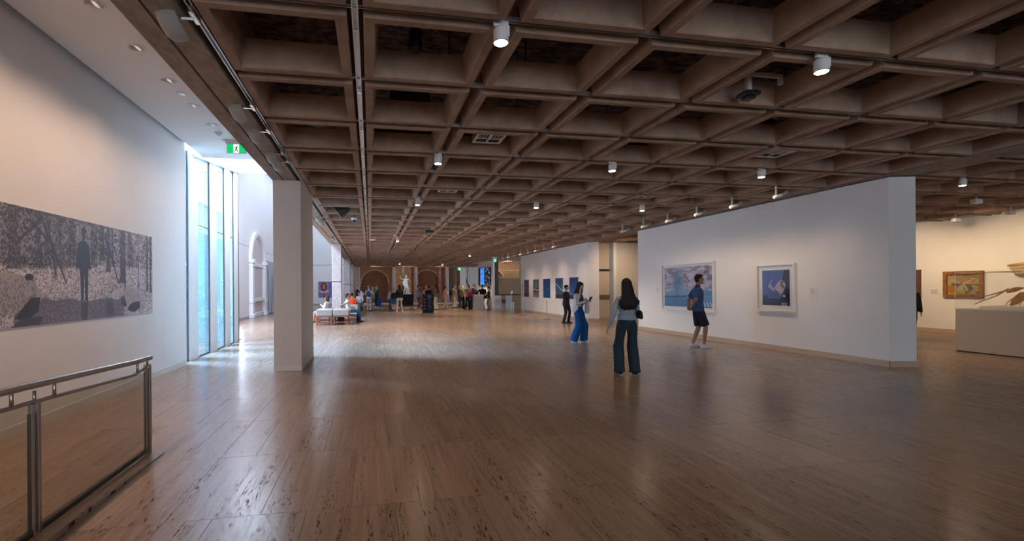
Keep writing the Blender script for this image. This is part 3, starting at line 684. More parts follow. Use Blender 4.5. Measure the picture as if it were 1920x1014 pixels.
# gallery on the far right
struct('wall_gallery', MB().box(18.2, 18.5, -10, 20, 0, HT + .1), white_m)
struct('baseboard_gallery', MB().box(18.18, 18.2, -10, 20, 0, .12), stone)
struct('wall_gallery_end', MB().box(13.4, 18.5, 20.3, 20.5, 0, HT), white_m)
struct('wall_gallery_inner', MB().box(10.05, 10.1, 15.4, 15.55, 0, HT), white_m)
struct('wall_entrance', MB().box(-4.05, 1.5, -10.2, -10, 0, 4.9).box(11.5, 18.5, -10.2, -10, 0, 4.9).box(1.5, 11.5, -10.2, -10, 3.3, 4.9), white_m)
for k, y_ in enumerate((12.6, 10.4, 8.2, 6.0)):
    spot('gallery_beam', (15.6, y_, HT - .1), (18.2, y_, 1.6), 120, (1, .72, .42), 95, 1.0, .06)
spot('gallery_beam', (12.4, 10.5, HT - .1), (13.6, 9.8, 0), 120, (1, .68, .38), 120, 1.0, .06)
spot('gallery_beam', (14.6, 6.0, HT - .1), (14.2, 7.0, .9), 90, (1, .7, .42), 110, 1.0, .06)
spot('gallery_beam', (12.4, 15.0, HT - .1), (12.4, 15.0, 0), 110, (1, .68, .38), 140, 1.0, .06)
for x, y_, lab in ((13.7, 8.4, 'pale boxy floodlight hanging in the right-hand gallery, nearer one'), (17.0, 10.9, 'pale boxy floodlight just before the yellow-lit gallery wall'), (16.8, 9.6, 'pale boxy floodlight above the wooden sculptures')):
    t = thing('gallery_floodlight', lab, 'spotlight', (x, y_, HT), 0, 'boxy floodlights in the right-hand gallery')
    obj('stem', MB().box(-.015, .015, -.015, .015, -.1, .06), alu, t); obj('housing', MB().box(-.1, .1, -.06, .06, -.2, -.1, .01), whitep, t)
spot('gallery_beam', (10.9, 17.9, HT - .1), (11.2, 20.0, 1.2), 90, WARM, 120, 1.0, .1)  # lamp without fixture, added to brighten the dark recess wall
spot('hall_beam', (10.4, 34.5, HT - .1), (10.4, 37.5, 2), 130, WARM, 130, 1.0, .1)
for x_ in (.5, 3.4, 6.4): spot('arch_beam', (x_, 43.2, HT - .1), (x_, 47, 1.2), 40, WARM, 130, 1.0, .1)
spot('statue_fill', (1.8, 40.6, HT - .1), (3.2, 43.2, 1.9), 90, (1, .93, .86), 32, .8, .05)  # lamp added in front of the statue to brighten it, no fixture
# tall outer shell pieces out of view keep the room closed
struct('wall_front_left', MB().box(-4.05, -3.75, -10.2, -9.9, 0, 4.9), white_m)

# ------------------------------------------------------------------ painted prints (flat art)
def vnoise(h, w_, sy, sx, seed=0, oct=4):
    r = np.random.default_rng(seed); out = np.zeros((h, w_)); amp = 1; tot = 0
    for o_ in range(oct):
        gy, gx = max(2, int(sy * 2 ** o_) + 2), max(2, int(sx * 2 ** o_) + 2); g_ = r.random((gy, gx))
        yy = np.linspace(0, gy - 1.001, h); xx = np.linspace(0, gx - 1.001, w_); y0 = yy.astype(int); x0 = xx.astype(int); fy = (yy - y0)[:, None]; fx = (xx - x0)[None]
        out += amp * (g_[y0][:, x0] * (1 - fy) * (1 - fx) + g_[y0 + 1][:, x0] * fy * (1 - fx) + g_[y0][:, x0 + 1] * (1 - fy) * fx + g_[y0 + 1][:, x0 + 1] * fy * fx)
        tot += amp; amp *= .55
    return out / tot
class Canvas:
    def __init__(s, w_, h, u0, u1, v0=0., v1=1., col=(.5, .5, .5)):
        s.w, s.h = w_, h; s.U, s.V = np.meshgrid(u0 + (np.arange(w_) + .5) / w_ * (u1 - u0), v0 + (np.arange(h) + .5) / h * (v1 - v0)); s.a = np.ones((h, w_, 3)) * np.array(col)
    def put(s, m, c, al=1.):
        c = np.array(c); m = (m * al)[..., None]; s.a = s.a * (1 - m) + c * m
    def poly(s, pts, c, al=1.):
        ins = np.zeros(s.U.shape, bool); n_ = len(pts)
        for i in range(n_):
            (x1, y1), (x2, y2) = pts[i], pts[(i + 1) % n_]
            if y1 == y2: continue
            cnd = (s.V > min(y1, y2)) & (s.V <= max(y1, y2)) & (s.U < x1 + (s.V - y1) * (x2 - x1) / (y2 - y1)); ins ^= cnd
        s.put(ins.astype(float), c, al)
    def line(s, p, q, wd, c, al=1., asp=1.):
        px, py = p; qx, qy = q; dx, dy = (qx - px) * asp, qy - py; L = dx * dx + dy * dy + 1e-9
        t_ = np.clip(((s.U - px) * asp * dx + (s.V - py) * dy) / L, 0, 1); d = np.hypot((s.U - px) * asp - t_ * dx, s.V - py - t_ * dy); s.put((d < wd).astype(float), c, al)
    def blob(s, c0, r, c, al=1., soft=.0):
        d = np.hypot((s.U - c0[0]) / r[0], (s.V - c0[1]) / r[1]); s.put(np.clip((1 - d) / max(soft, .001), 0, 1), c, al)
def canvas_mesh(name, cv, origin, du, dv, m):
    """origin = top left corner, du / dv = full edge vectors"""
    w_, h = cv.w, cv.h; O, DU, DV = np.array(origin), np.array(du), np.array(dv)
    gx, gy = np.meshgrid(np.arange(w_ + 1) / w_, np.arange(h + 1) / h); V_ = O + gx[..., None] * DU + gy[..., None] * DV
    V_ = V_.reshape(-1, 3); i = (np.arange(h)[:, None] * (w_ + 1) + np.arange(w_)).ravel()
    F_ = np.stack([i, i + w_ + 1, i + w_ + 2, i + 1], 1)
    me = bpy.data.meshes.new(name); me.vertices.add(len(V_)); me.vertices.foreach_set('co', V_.ravel()); me.loops.add(F_.size); me.loops.foreach_set('vertex_index', F_.ravel())
    me.polygons.add(len(F_)); me.polygons.foreach_set('loop_start', np.arange(0, F_.size, 4)); me.update(calc_edges=True)
    at_ = me.color_attributes.new('print', 'FLOAT_COLOR', 'CORNER')
    c = np.concatenate([np.clip(cv.a, 0, 1) ** 2.2, np.ones((h, w_, 1))], 2).reshape(-1, 4); at_.data.foreach_set('color', np.repeat(c, 4, 0).astype(np.float32).ravel())
    me.materials.append(m); return me
# poster: woodland photograph with a standing figure. U = world Y, V from the top edge
cv = Canvas(620, 178, 4.4, 8.97)
N1 = vnoise(178, 620, 60, 240, 1, 2); N2 = vnoise(178, 620, 5, 16, 2, 4); N3 = vnoise(178, 620, 88, 330, 3, 1)
hz = .50 - .14 * np.clip((cv.U - 6.4) / 2.6, 0, 1) * (cv.U < 7.6) - .0
hz = np.where(cv.U > 7.6, .44, hz)
leaf = np.clip((N3 - .22) * 2.4, 0, 1) * .42 + .34 + (N2 - .5) * .25
fol = np.clip((N1 - .40) * 3.0, 0, 1) * .50 + .16 + (N2 - .45) * .5
g_ = np.where(cv.V > hz + (N1 - .5) * .1, leaf + .1, fol * (.8 + .5 * (cv.U > 7.3)))
cv.a = np.clip(g_, .06, .86)[..., None] * np.array([1.0, .93, .93])
DK = (.17, .14, .17)
for (y_, w_, vb, al) in ((4.6, .1, .6, .9), (4.95, .13, .66, .9), (5.25, .08, .55, .8), (5.75, .13, .52, .75), (6.13, .10, .50, .9), (6.27, .06, .42, .7), (6.52, .05, .48, .6), (6.74, .1, .36, .9), (6.96, .07, .30, .8), (7.42, .10, .38, .9), (7.58, .08, .50, .85), (7.70, .05, .44, .7), (7.98, .12, .62, .95), (8.22, .10, .42, .6), (8.47, .02, .68, .8), (8.78, .05, .72, .9), (8.9, .05, .74, .9), (6.43, .025, .6, .6), (8.05, .03, .72, .8)):
    w_ *= .62; cv.poly([(y_ - w_ * .8, 0), (y_ + w_ * .8, 0), (y_ + w_, vb * .86), (y_ + w_ * 1.45, vb), (y_ - w_ * 1.45, vb), (y_ - w_, vb * .86)], DK, al * .9)
cv.put(((N3 > .63) & (cv.V < hz)).astype(float), (.52, .47, .50), .55)
for k_ in range(40):
    y_ = 4.5 + 4.4 * ((k_ * 37) % 41) / 41.; v_ = .04 + .3 * ((k_ * 17) % 23) / 23.; cv.line((y_, v_), (y_ + .25 * math.sin(k_ * 2.3), v_ + .16 * math.cos(k_ * 1.7)), .005, (.62, .57, .60) if k_ % 2 else DK, .7, .76)
for (p, q) in (((6.15, .02), (6.62, .62)), ((6.3, .1), (6.42, .55)), ((7.5, .1), (7.86, .62)), ((6.9, .1), (7.15, .0)), ((6.0, .1), (6.4, .3)), ((5.8, .3), (6.2, .05))): cv.line(p, q, .013, DK, .85, .76)
cv.put(((cv.V > .80 + .012 * np.sin(cv.U * 9) + (N2 - .5) * .12) & (cv.U > 5.75) & (cv.U < 8.02)).astype(float), (.33, .29, .34), .9)
cv.put(((cv.V > .82) & (N3 > .72) & (cv.U > 5.75) & (cv.U < 8.02)).astype(float), (.6, .56, .58), .7)
cv.blob((7.62, .9), (.14, .12), (.2, .17, .22), .7, .5)
cv.poly([(4.5, .62), (5.3, .55), (5.85, .56), (6.1, .66), (6.22, .75), (6.05, .86), (5.6, .9), (4.5, .95)], (.62, .58, .57)); cv.put(((N1 < .45) & (cv.U < 6.1) & (cv.V > .58) & (cv.V < .92)).astype(float), (.36, .32, .33), .6)
cv.poly([(5.85, .86), (6.0, .76), (6.16, .76), (6.12, .88), (5.95, .95), (5.75, .93)], (.12, .1, .14)); cv.blob((5.98, .585), (.07, .03), (.12, .1, .12))
cv.poly([(5.7, 1), (5.9, .92), (6.2, .93), (6.15, 1)], (.2, .17, .22), .9)
cv.poly([(7.95, .76), (8.05, .68), (8.3, .67), (8.5, .72), (8.6, .84), (8.5, .93), (8.1, .92), (7.93, .86)], (.66, .62, .62)); cv.poly([(7.93, .78), (8.02, .76), (8.1, .88), (8.05, .9), (7.93, .86)], (.16, .13, .17)); cv.poly([(8.1, .93), (8.2, .87), (8.35, .84), (8.52, .84), (8.52, .93), (8.3, .97)], (.15, .12, .17))
cv.put(((cv.U > 7.95) & (cv.U < 8.6) & (cv.V > .67) & (cv.V < .86) & (N1 > .52)).astype(float), (.5, .46, .48), .6)
cv.put(((abs(cv.U - 6.99) < .16) & (cv.V > .03) & (cv.V < .42) & (N3 > .35)).astype(float), (.66, .60, .62), .55)
FG = (.13, .13, .17)
cv.poly([(6.83, .50), (6.84, .30), (6.88, .23), (6.94, .205), (7.04, .205), (7.10, .24), (7.13, .33), (7.15, .49), (7.09, .475), (6.88, .475)], FG)
cv.poly([(6.90, .46), (7.09, .46), (7.075, .79), (7.02, .79), (7.0, .52), (6.985, .78), (6.93, .79)], FG); cv.blob((6.99, .14), (.035, .07), (.14, .13, .15)); cv.blob((7.0, .095), (.055, .03), (.12, .11, .14))
cv.blob((6.95, .785), (.03, .02), (.05, .05, .06)); cv.blob((7.05, .785), (.035, .02), (.05, .05, .06)); cv.poly([(6.93, .82), (7.08, .82), (7.06, 1), (6.94, 1)], (.16, .14, .18), .8)
cv.a = cv.a * .82 + .13
po = link('poster', canvas_mesh('poster', cv, (-3.742, 4.4, 2.465), (0, 4.57, 0), (0, 0, -1.315), printm))
tag(po, 'wide woodland photograph of a standing figure seen from behind, mounted on the left wall', 'poster')
obj('backing', MB().box(-3.7495, -3.743, 4.4, 8.97, 1.15, 2.465), mount, po)

def framed(lab, x, y0, y1, z0, z1, cv, fr=.05, mt=.07, dep=.06, fm=wframe, glassy=True, name='framed_picture'):
    """hangs on a wall whose face is at x and looks towards -X; y1 is the far (left in view) edge"""
    t = thing(name, lab, 'picture', (x, (y0 + y1) / 2, z0)); hw = (y1 - y0) / 2; h = z1 - z0
    obj('frame', MB().box(-dep, 0, -hw, -hw + fr, 0, h).box(-dep, 0, hw - fr, hw, 0, h).box(-dep, 0, -hw + fr, hw - fr, 0, fr).box(-dep, 0, -hw + fr, hw - fr, h - fr, h), fm, t)
    obj('mount', MB().box(-dep * .35, -.002, -hw + fr, hw - fr, fr, h - fr), mount, t)
    a = hw - fr - mt; link('print', canvas_mesh('print', cv, (-dep * .35 - .001, a, h - fr - mt), (0, -2 * a, 0), (0, 0, -(h - 2 * fr - 2 * mt)), printm), t)
    if glassy: obj('glazing', MB().quad((-dep * .8, -hw + fr, fr), (-dep * .8, hw - fr, fr), (-dep * .8, hw - fr, h - fr), (-dep * .8, -hw + fr, h - fr)), clear, t)
    return t
# large pale blue scene
cv = Canvas(170, 120, 0, 1, 0, 1, (.5, .55, .68)); A = vnoise(120, 170, 24, 8, 5, 4); B = vnoise(120, 170, 9, 12, 6, 5)
cv.a = np.clip(.56 + (A[..., None] - .5) * .8, 0, 1) * np.array([1.03, 1.02, 1.2]) ; cv.put(((cv.V < .66) & (B > .5)).astype(float), (.80, .74, .78), .5); cv.put(((cv.U > .8) & (B < .48)).astype(float), (.45, .42, .5), .6); cv.put(((cv.U < .15) & (B < .5)).astype(float), (.5, .47, .56), .5)
cv.blob((.3, .45), (.13, .42), (.25, .42, .60), .7, .7); cv.poly([(.26, .05), (.42, .05), (.45, .75), (.24, .75)], (.32, .5, .68), .35)
cv.put(((cv.V > .56 + .07 * np.cos(cv.U * 9) + (A - .5) * .5)).astype(float), (.42, .60, .76), .75); cv.poly([(0, .72), (.5, .70), (1, .76), (1, 1), (0, 1)], (.34, .52, .68)); cv.line((0, .76), (.5, .74), .012, (.16, .3, .48)); cv.line((.5, .74), (1, .82), .012, (.4, .6, .75))
for k in range(3): cv.poly([(.83 + .06 * k, .86), (.85 + .06 * k, .86), (.89 + .06 * k, .97), (.86 + .06 * k, .97)], (.75, .82, .9))
cv.put(((cv.V > .6) & (cv.U > .6) & (cv.V < .72)).astype(float), (.3, .48, .64), .6)
cv.blob((.47, .5), (.09, .18), (.70, .68, .74), .7, .8); cv.blob((.46, .19), (.016, .028), (.24, .22, .27)); cv.line((.46, .21), (.56, .37), .014, (.28, .26, .32), 1, 1.4); cv.line((.46, .26), (.36, .30), .009, (.32, .3, .36), 1, 1.4); cv.line((.47, .24), (.47, .40), .018, (.5, .5, .56), 1, 1.4); cv.put(((B > .56) & (abs(cv.U - .47) < .06) & (abs(cv.V - .45) < .14)).astype(float), (.36, .36, .42), .5)
framed('large framed pale blue photograph behind the man in the blue polo shirt', 9.60, 11.66, 14.07, .80, 2.26, cv, .04, .07, .07)
cv = Canvas(96, 126, 0, 1, 0, 1, (.27, .36, .60)); B = vnoise(126, 96, 9, 9, 8, 4)
cv.poly([(.80, 0), (1, 0), (1, 1), (.7, 1), (.68, .6)], (.07, .11, .25)); cv.poly([(0, .84), (.3, .80), (.75, .82), (.72, 1), (0, 1)], (.10, .15, .27)); cv.blob((.12, .77), (.08, .06), (.08, .12, .24)); cv.poly([(.0, .9), (.02, .82), (.2, .83), (.2, .9)], (.08, .12, .24))
cv.poly([(.45, .50), (.6, .33), (.72, .27), (.84, .34), (.86, .42), (.80, .55), (.7, .75), (.6, .62)], (.66, .64, .72)); cv.poly([(.2, .46), (.3, .36), (.42, .50), (.5, .5), (.46, .60), (.34, .56)], (.58, .58, .70)); cv.line((.24, .45), (.36, .27), .012, (.66, .66, .76), 1, .8)
cv.put(((B > .5) & (cv.U > .68) & (cv.U < .84) & (cv.V > .3) & (cv.V < .72)).astype(float), (.42, .28, .28), .85); cv.poly([(.7, .90), (.9, .92), (.92, 1), (.7, 1)], (.5, .55, .68)); cv.blob((.8, .73), (.05, .03), (.7, .7, .75))
framed('small square framed blue photograph with a white curled figure', 9.60, 9.12, 10.19, .92, 2.07, cv, .04, .11, .07)
# five unframed blue photographs
def panel(lab, y0, y1, cv):
    t = thing('photograph_panel', lab, 'picture', (9.80, (y0 + y1) / 2, .94), 0, 'row of upright photographs on the second wall'); hw = (y1 - y0) / 2
    obj('board', MB().box(-.035, -.004, -hw, hw, 0, 1.10), mount, t); link('print', canvas_mesh('print', cv, (-.037, hw - .03, 1.085), (0, -2 * hw + .06, 0), (0, 0, -1.07), printm), t)
def sky(c0, c1): 
    c = Canvas(48, 80, 0, 1); c.a = np.array(c0) * (1 - c.V[..., None]) + np.array(c1) * c.V[..., None]; return c
c = sky((.22, .23, .33), (.42, .33, .36)); n_ = vnoise(80, 48, 8, 3, 21); c.put((c.V > .55) * 1., (.24, .19, .2)); c.line((0, .68), (1, .70), .02, (.62, .55, .55)); c.put(((c.V > .42) & (c.V < .55) & (n_ > .5)) * 1., (.5, .45, .5), .6); panel('upright dusk photograph with a brown shoreline, leftmost in the row of five', 27.9, 28.9, c)
c = sky((.30, .38, .46), (.55, .5, .48)); n_ = vnoise(80, 48, 14, 3, 22); c.put(((c.V > .42) & (n_ > .48)) * 1., (.24, .24, .26), .9); c.line((0, .56), (1, .6), .03, (.72, .72, .74)); c.poly([(0, .8), (1, .9), (1, 1), (0, 1)], (.6, .46, .38)); panel('upright photograph of a grey cloudy landscape, second in the row of five', 26.15, 27.2, c)
c = sky((.06, .24, .46), (.08, .30, .52)); c.line((.35, .62), (.8, .48), .01, (.5, .68, .85), .8, .5); panel('upright plain deep blue photograph with a tiny streak, middle of the row', 24.4, 25.5, c)
c = sky((.06, .27, .46), (.30, .42, .52)); c.line((.05, .28), (.95, .62), .016, (.85, .9, .95), 1, .5); c.put((c.V > .8) * 1., (.22, .2, .24)); panel('upright blue photograph crossed by a white diagonal vapour trail', 22.67, 23.7, c)
c = sky((.08, .20, .42), (.30, .50, .72)); c.put((c.V > .8) * 1., (.2, .2, .3)); panel('upright blue photograph partly hidden behind the woman with the phone', 20.85, 21.93, c)
def wall_text(x, y0, z1, wd, rows, lab, pitch=.03, card=None):
    t = thing('wall_text', lab, 'label', (x, y0, z1)); 
    if card: obj('card', MB().box(-.004, 0, -card[0], .02, -card[1], .03), label_m, t)
    mb = MB(); r = random.Random(rows)
    for k in range(rows):
        if k % 6 == 5: continue
        L = wd * (.6 + .4 * r.random()); y = 0
        while y < L: s__ = .02 + .04 * r.random(); mb.box(-.006, -.0005, -min(y + s__, L), -y, -k * pitch - pitch * .45, -k * pitch); y += s__ + .012
    o = obj('lettering', mb, text_g, t)
wall_text(9.8, 30.0 - .6, 1.75, .35, 22, 'block of small grey wall lettering left of the five photographs', .036)
wall_text(9.6, 8.76, 1.47, .11, 7, 'small white caption card right of the square framed photograph', .016, (.15, .26))
wall_text(9.6, 14.42, 1.47, .1, 4, 'tiny caption card left of the large framed photograph', .016, (.12, .1))
# paintings in the gallery
cv = Canvas(70, 40, 0, 1, 0, 1, (.5, .46, .38)); B = vnoise(40, 70, 5, 8, 31, 3)
cv.a = np.stack([.42 + .35 * B, .38 + .32 * B, .30 + .22 * B], 2); cv.blob((.55, .3), (.35, .2), (.66, .42, .34), .8, .5); cv.blob((.15, .75), (.16, .3), (.62, .40, .12), .9, .4); cv.blob((.35, .5), (.25, .1), (.2, .27, .28), .8, .3)
for p, q in (((.3, .8), (.5, .45)), ((.5, .5), (.85, .2)), ((.5, .5), (.62, .75)), ((.1, .3), (.4, .45)), ((.62, .62), (.95, .55))): cv.line(p, q, .03, (.74, .68, .52), .9, 1.6)
cv.put(((B > .56) & (cv.U > .55) & (cv.V > .5)).astype(float), (.26, .27, .24), .8)
framed('gilt framed painting of pale entwined forms on the yellow-lit gallery wall', 18.2, 10.98, 11.98, 1.14, 1.96, cv, .10, .0, .07, gold, False, 'gilt_framed_painting')
cv = Canvas(40, 40, 0, 1, 0, 1, (.14, .05, .05)); cv.blob((.7, .45), (.3, .12), (.5, .14, .14), .9, .5); cv.blob((.8, .75), (.3, .2), (.2, .12, .05), .9, .4); cv.line((.3, .42), (1, .40), .02, (.66, .3, .3))
framed('dark red painting in a wide brown frame half hidden by the partition edge', 18.2, 12.62, 13.9, .82, 2.05, cv, .11, .0, .08, brownfr, False, 'brown_framed_painting')
wall_text(18.2, 12.34, 1.38, .2, 5, 'small caption card between the two gallery paintings', .03)
# atrium picture on the end wall
cv = Canvas(40, 48, 0, 1, 0, 1, (.45, .40, .58)); B = vnoise(48, 40, 5, 5, 41, 3); cv.a *= (.75 + .5 * B[..., None]); cv.blob((.4, .33), (.22, .28), (.35, .08, .10)); cv.blob((.4, .32), (.11, .2), (.85, .45, .25), .95, .4)
cv.poly([(.05, .55), (.4, .62), (.75, .5), (.72, .66), (.4, .72), (.1, .68)], (.72, .66, .78)); cv.poly([(.33, .7), (.52, .7), (.55, 1), (.33, 1)], (.68, .14, .16)); cv.blob((.2, .88), (.12, .08), (.25, .5, .5), .7, .4)
t = thing('arched_figure_picture', 'square violet and red picture on the far white atrium wall', 'picture', (-4.9, 46.38, .70)); link('print', canvas_mesh('print', cv, (0, -.03, 1.55), (1.28, 0, 0), (0, 0, -1.55), printm), t); obj('board', MB().box(0, 1.28, -.028, .0, 0, 1.55), mount, t)
# screen
cv = Canvas(60, 44, 0, 1, 0, 1, (.02, .02, .04)); B = vnoise(44, 60, 14, 18, 51, 2); cv.put(((cv.U > .2) & (cv.U < .52)) * 1., (.08, .30, .72)); cv.put(((cv.U > .2) & (cv.U < .52) & (B > .5)) * 1., (.3, .55, .85), .7); cv.put(((cv.U > .56) & (B > .62)) * 1., (.45, .5, .6), .8); cv.put(((cv.U > .16) & (cv.U < .2)) * 1., (.5, .6, .75), .6)
t = thing('wall_screen_display', 'large dark video screen with a bright blue stripe on the far white wall', 'screen', (8.37, 33.75, 1.72), math.radians(4.4))
obj('housing', MB().box(-.08, -.0, -1.4, 1.35, 0, 1.32, .01), black, t); link('screen', canvas_mesh('screen', cv, (-.083, 1.27, 1.29), (0, -2.68, 0), (0, 0, -1.26), screenm), t)
# dark information sign
cv = Canvas(54, 84, 0, 1, 0, 1, (.05, .055, .07))
cv.put(((cv.U > .52) & (cv.U < .86) & (cv.V > .05) & (cv.V < .2)) * 1., (.16, .28, .55)); cv.put(((cv.U > .52) & (cv.U < .6) & (cv.V > .05) & (cv.V < .2)) * 1., (.5, .56, .66))
for k in range(13):
    v = .26 + k * .045; cv.line((.52, v), (.52 + .33 * (.6 + .4 * ((k * 7) % 5) / 5), v), .008, (.42, .45, .52), .8)
for k in range(4): cv.blob((.15, .27 + .17 * k), (.06, .035), (.55, .58, .62)); cv.line((.1, .05), (.4, .05), .008, (.4, .42, .5), .7)
t = thing('information_sign', 'free standing dark information sign with grey lettering among the visitors', 'sign', (3.16, 28.65, 0))
obj('panel', MB().box(0, .68, 0, .12, .0, 1.18, .006), blackbr, t); link('print', canvas_mesh('print', cv, (.01, -.004, 1.17), (.66, 0, 0), (0, 0, -1.15), printgl), t); obj('foot', MB().box(-.02, .70, -.06, .18, 0, .015), dsteel, t)

# ------------------------------------------------------------------ railing with glass at lower left
RX = -2.08
t = thing('glass_railing', 'steel railing with clear glass infill at the ramp edge, lower left', 'railing', (RX, 0, 0))
mb = MB(); mb.loft([(0, 4.93, .895), (0, 4.90, .895), (0, 4.6, .90), (0, 3.3, .955), (0, 1.2, 1.03), (0, -1, 1.1)], .024, seg=16); obj('handrail', mb, steel, t, 40)
mb = MB(); mb.loft([(0, 4.86, .815), (0, 4.74, .80), (0, 4.62, .785), (0, 4.5, .79), (0, 3.4, .845), (0, 3.3, .85), (0, 1.2, .93), (0, -1, 1.0)], .014, seg=12); obj('lower_rail', mb, steel, t, 40)
for (y_, h) in ((4.87, .84), (3.36, .845), (1.8, .93)):
    obj('post', MB().box(-.03, -.008, y_ - .012, y_ + .014, 0, h, .003).box(.008, .03, y_ - .012, y_ + .014, 0, h, .003).box(-.01, .01, y_ - .01, y_ + .01, 0, h), steel, t)
    obj('post_pin', MB().cyl((0, y_, h - .01), (0, y_, h + .07), .010, 8), steel, t, True)
for y_ in (4.68, 3.55, 3.17, 2.1): obj('spacer_pin', MB().cyl((0, y_, .78 + (4.7 - y_) * .045), (0, y_, .90 + (4.7 - y_) * .045), .011, 8), steel, t, True)
for a, c in ((3.40, 4.83), (1.84, 3.32), (-1, 1.76)):
    mid = (a + c) / 2
    obj('glass_panel', MB().prism([(a, .05), (c, .05), (c, .775 + (4.7 - c) * .045), (a, .775 + (4.7 - a) * .045)], 'x', -.004, .004), railgl, t)
    obj('bottom_rail', MB().box(-.018, .018, a, c, .02, .06, .003), dsteel, t); obj('edge_strip', MB().box(-.008, .008, c - .012, c, .06, .78), dsteel, t)
tag(obj('ramp_kerb', MB().prism([(-1, .0), (4.86, .0), (4.86, .006), (-1, .10)], 'x', -2.045, -1.93), trav), 'low travertine kerb under the glass railing', 'kerb')
toned(bpy.data.objects['ramp_kerb'].data, [(.6, .3, .5, 1)] * 6)

# ------------------------------------------------------------------ stanchions
pr = None
for k, (x, y_) in enumerate([(8.53, 19.7), (8.44, 21.55), (8.42, 23.3), (8.37, 24.9)]):
    lab = 'thin steel barrier post before the blue photographs, ' + ['nearest the women', 'second from the women', 'third from the women', 'farthest from the women'][k]
    if pr is None:
        pr = thing('barrier_post', lab, 'barrier', (x, y_, 0), 0, 'steel barrier posts before the photographs')
        obj('pole', MB().cyl((0, 0, .01), (0, 0, .88), .016, 12), steel, pr, 40); obj('base', MB().loft([(0, 0, 0), (0, 0, .012), (0, 0, .02)], [.17, .165, .05], seg=24), dsteel, pr, 35); obj('cap', MB().ball((0, 0, .885), .02, 10, 6), dsteel, pr, True)
    else: dup(pr, (x, y_, 0), 0, lab)
for a, c, lab in (((8.53, 19.7), (8.44, 21.55), 'near'), ((8.44, 21.55), (8.42, 23.3), 'middle'), ((8.42, 23.3), (8.37, 24.9), 'far')):
    po_ = [o for o in bpy.data.objects if o.name.startswith('barrier_post') and abs(o.location.y - a[1]) < .01][0]
    obj('cord', MB().loft([(0, 0, .84), ((c[0] - a[0]) / 2, (c[1] - a[1]) / 2, .82), (c[0] - a[0], c[1] - a[1], .84)], .005, seg=6), alu, po_)

# ------------------------------------------------------------------ display case with wooden sculptures
PX = 13.37
t = thing('display_case', 'large pale plinth with a clear acrylic cover in the right-hand gallery', 'display case', (PX, 8.6, 0))
obj('plinth', MB().box(0, 1.5, -3.4, 0, .02, .97, .004), pedestal, t); obj('plinth_foot', MB().box(.02, 1.48, -3.38, -.02, 0, .02), blackm, t)
obj('cover_base', MB().box(.02, 1.48, -3.38, -.02, .97, .995), white, t)
cvr = obj('cover', MB().quad((0, 0, .99), (0, -3.4, .99), (0, -3.4, 1.82), (0, 0, 1.82)).quad((0, 0, .99), (1.5, 0, .99), (1.5, 0, 1.82), (0, 0, 1.82)).quad((0, 0, 1.82), (1.5, 0, 1.82), (1.5, -3.4, 1.82), (0, -3.4, 1.82)).quad((1.5, 0, .99), (1.5, -3.4, .99), (1.5, -3.4, 1.82), (1.5, 0, 1.82)), clear, t)
obj('cover_edge', MB().box(-.004, .004, -.008, 0, .97, 1.82).box(-.004, .004, -3.4, 0, 1.815, 1.823), mat('acrylic_edge', (.75, .72, .66), .2), t)
obj('tray', MB().box(.2, 1.3, -3.2, -.32, .995, 1.06, .004), white, t)
t = thing('carved_sculpture', 'brown carved wooden sculpture with long thin legs inside the display case', 'sculpture', (PX + .6, 8.17, 1.06))
def leafy(p, q, w_, th): 
    p, q = Vector(p), Vector(q); return [p.lerp(q, k / 6) + Vector((0, 0, .02 * math.sin(PI * k / 6))) for k in range(7)], [(max(.006, w_ * math.sin(PI * min(.97, k / 6 + .05)) ** .7), th) for k in range(7)]
for nm_, pts, r_ in (('long_leg', [(0, .45, .01), (0, .38, .06), (0, .05, .22), (.0, -.15, .38)], [.006, .012, .012, .016]), ('long_leg', [(0, .36, .17), (0, .1, .26), (0, -.15, .36), (0, -.35, .40)], [.006, .013, .018, .02]),
                    ('thin_leg', [(0, -.10, .01), (0, -.14, .08), (0, -.26, .2), (0, -.36, .3)], [.006, .010, .012, .02]), ('thin_leg', [(0, -.33, .01), (0, -.36, .1), (0, -.45, .28)], [.006, .010, .015]), ('hook', [(0, -.7, .22), (0, -.75, .18), (0, -.8, .24), (0, -.7, .34)], [.01, .02, .02, .03])):
    obj(nm_, MB().loft(pts, r_, seg=10), carved, t, True)
for p, q, w_ in (((0, -.14, .30), (0, -.40, .40), .05), ((0, -.2, .02), (0, -.52, .34), .085), ((0, -.46, .22), (0, -.52, .52), .05), ((0, -.5, .42), (0, -1.1, .36), .14), ((0, -.55, .3), (0, -1.3, .25), .12)):
    P_, R_ = leafy(p, q, w_, .05); obj('carved_blade', MB().loft(P_, [(b_, a) for a, b_ in R_], xa=(1, 0, 0), seg=12), carved, t, True)
t = thing('wall_mounted_sculpture', 'pale carved wooden form on the gallery wall above the display case', 'sculpture', (18.2, 9.76, 2.08))
for k in range(4): obj('carved_roll', MB().loft([(-.12, .62 - .05 * k, -.08 * k), (-.16, .3, -.08 * k + .03), (-.15, -.2, -.08 * k), (-.13, -.8, -.09 * k + .04)], [.03, .05, .055, .05], seg=12), carvedl, t, True)
obj('mount_disc', MB().loft([(0, .1, -.2), (-.12, .1, -.2)], [.22, .2], xa=(0, 1, 0), seg=20), carvedl, t, 35)
t = thing('wooden_relief', 'small pale wooden relief high beside the wall form at the right edge', 'sculpture', (18.2, 8.7, 2.3)); obj('relief', MB().loft([(-.08, .25, 0), (-.1, 0, .04), (-.08, -.5, .02)], [.02, .05, .04], seg=10), carvedl, t, True)

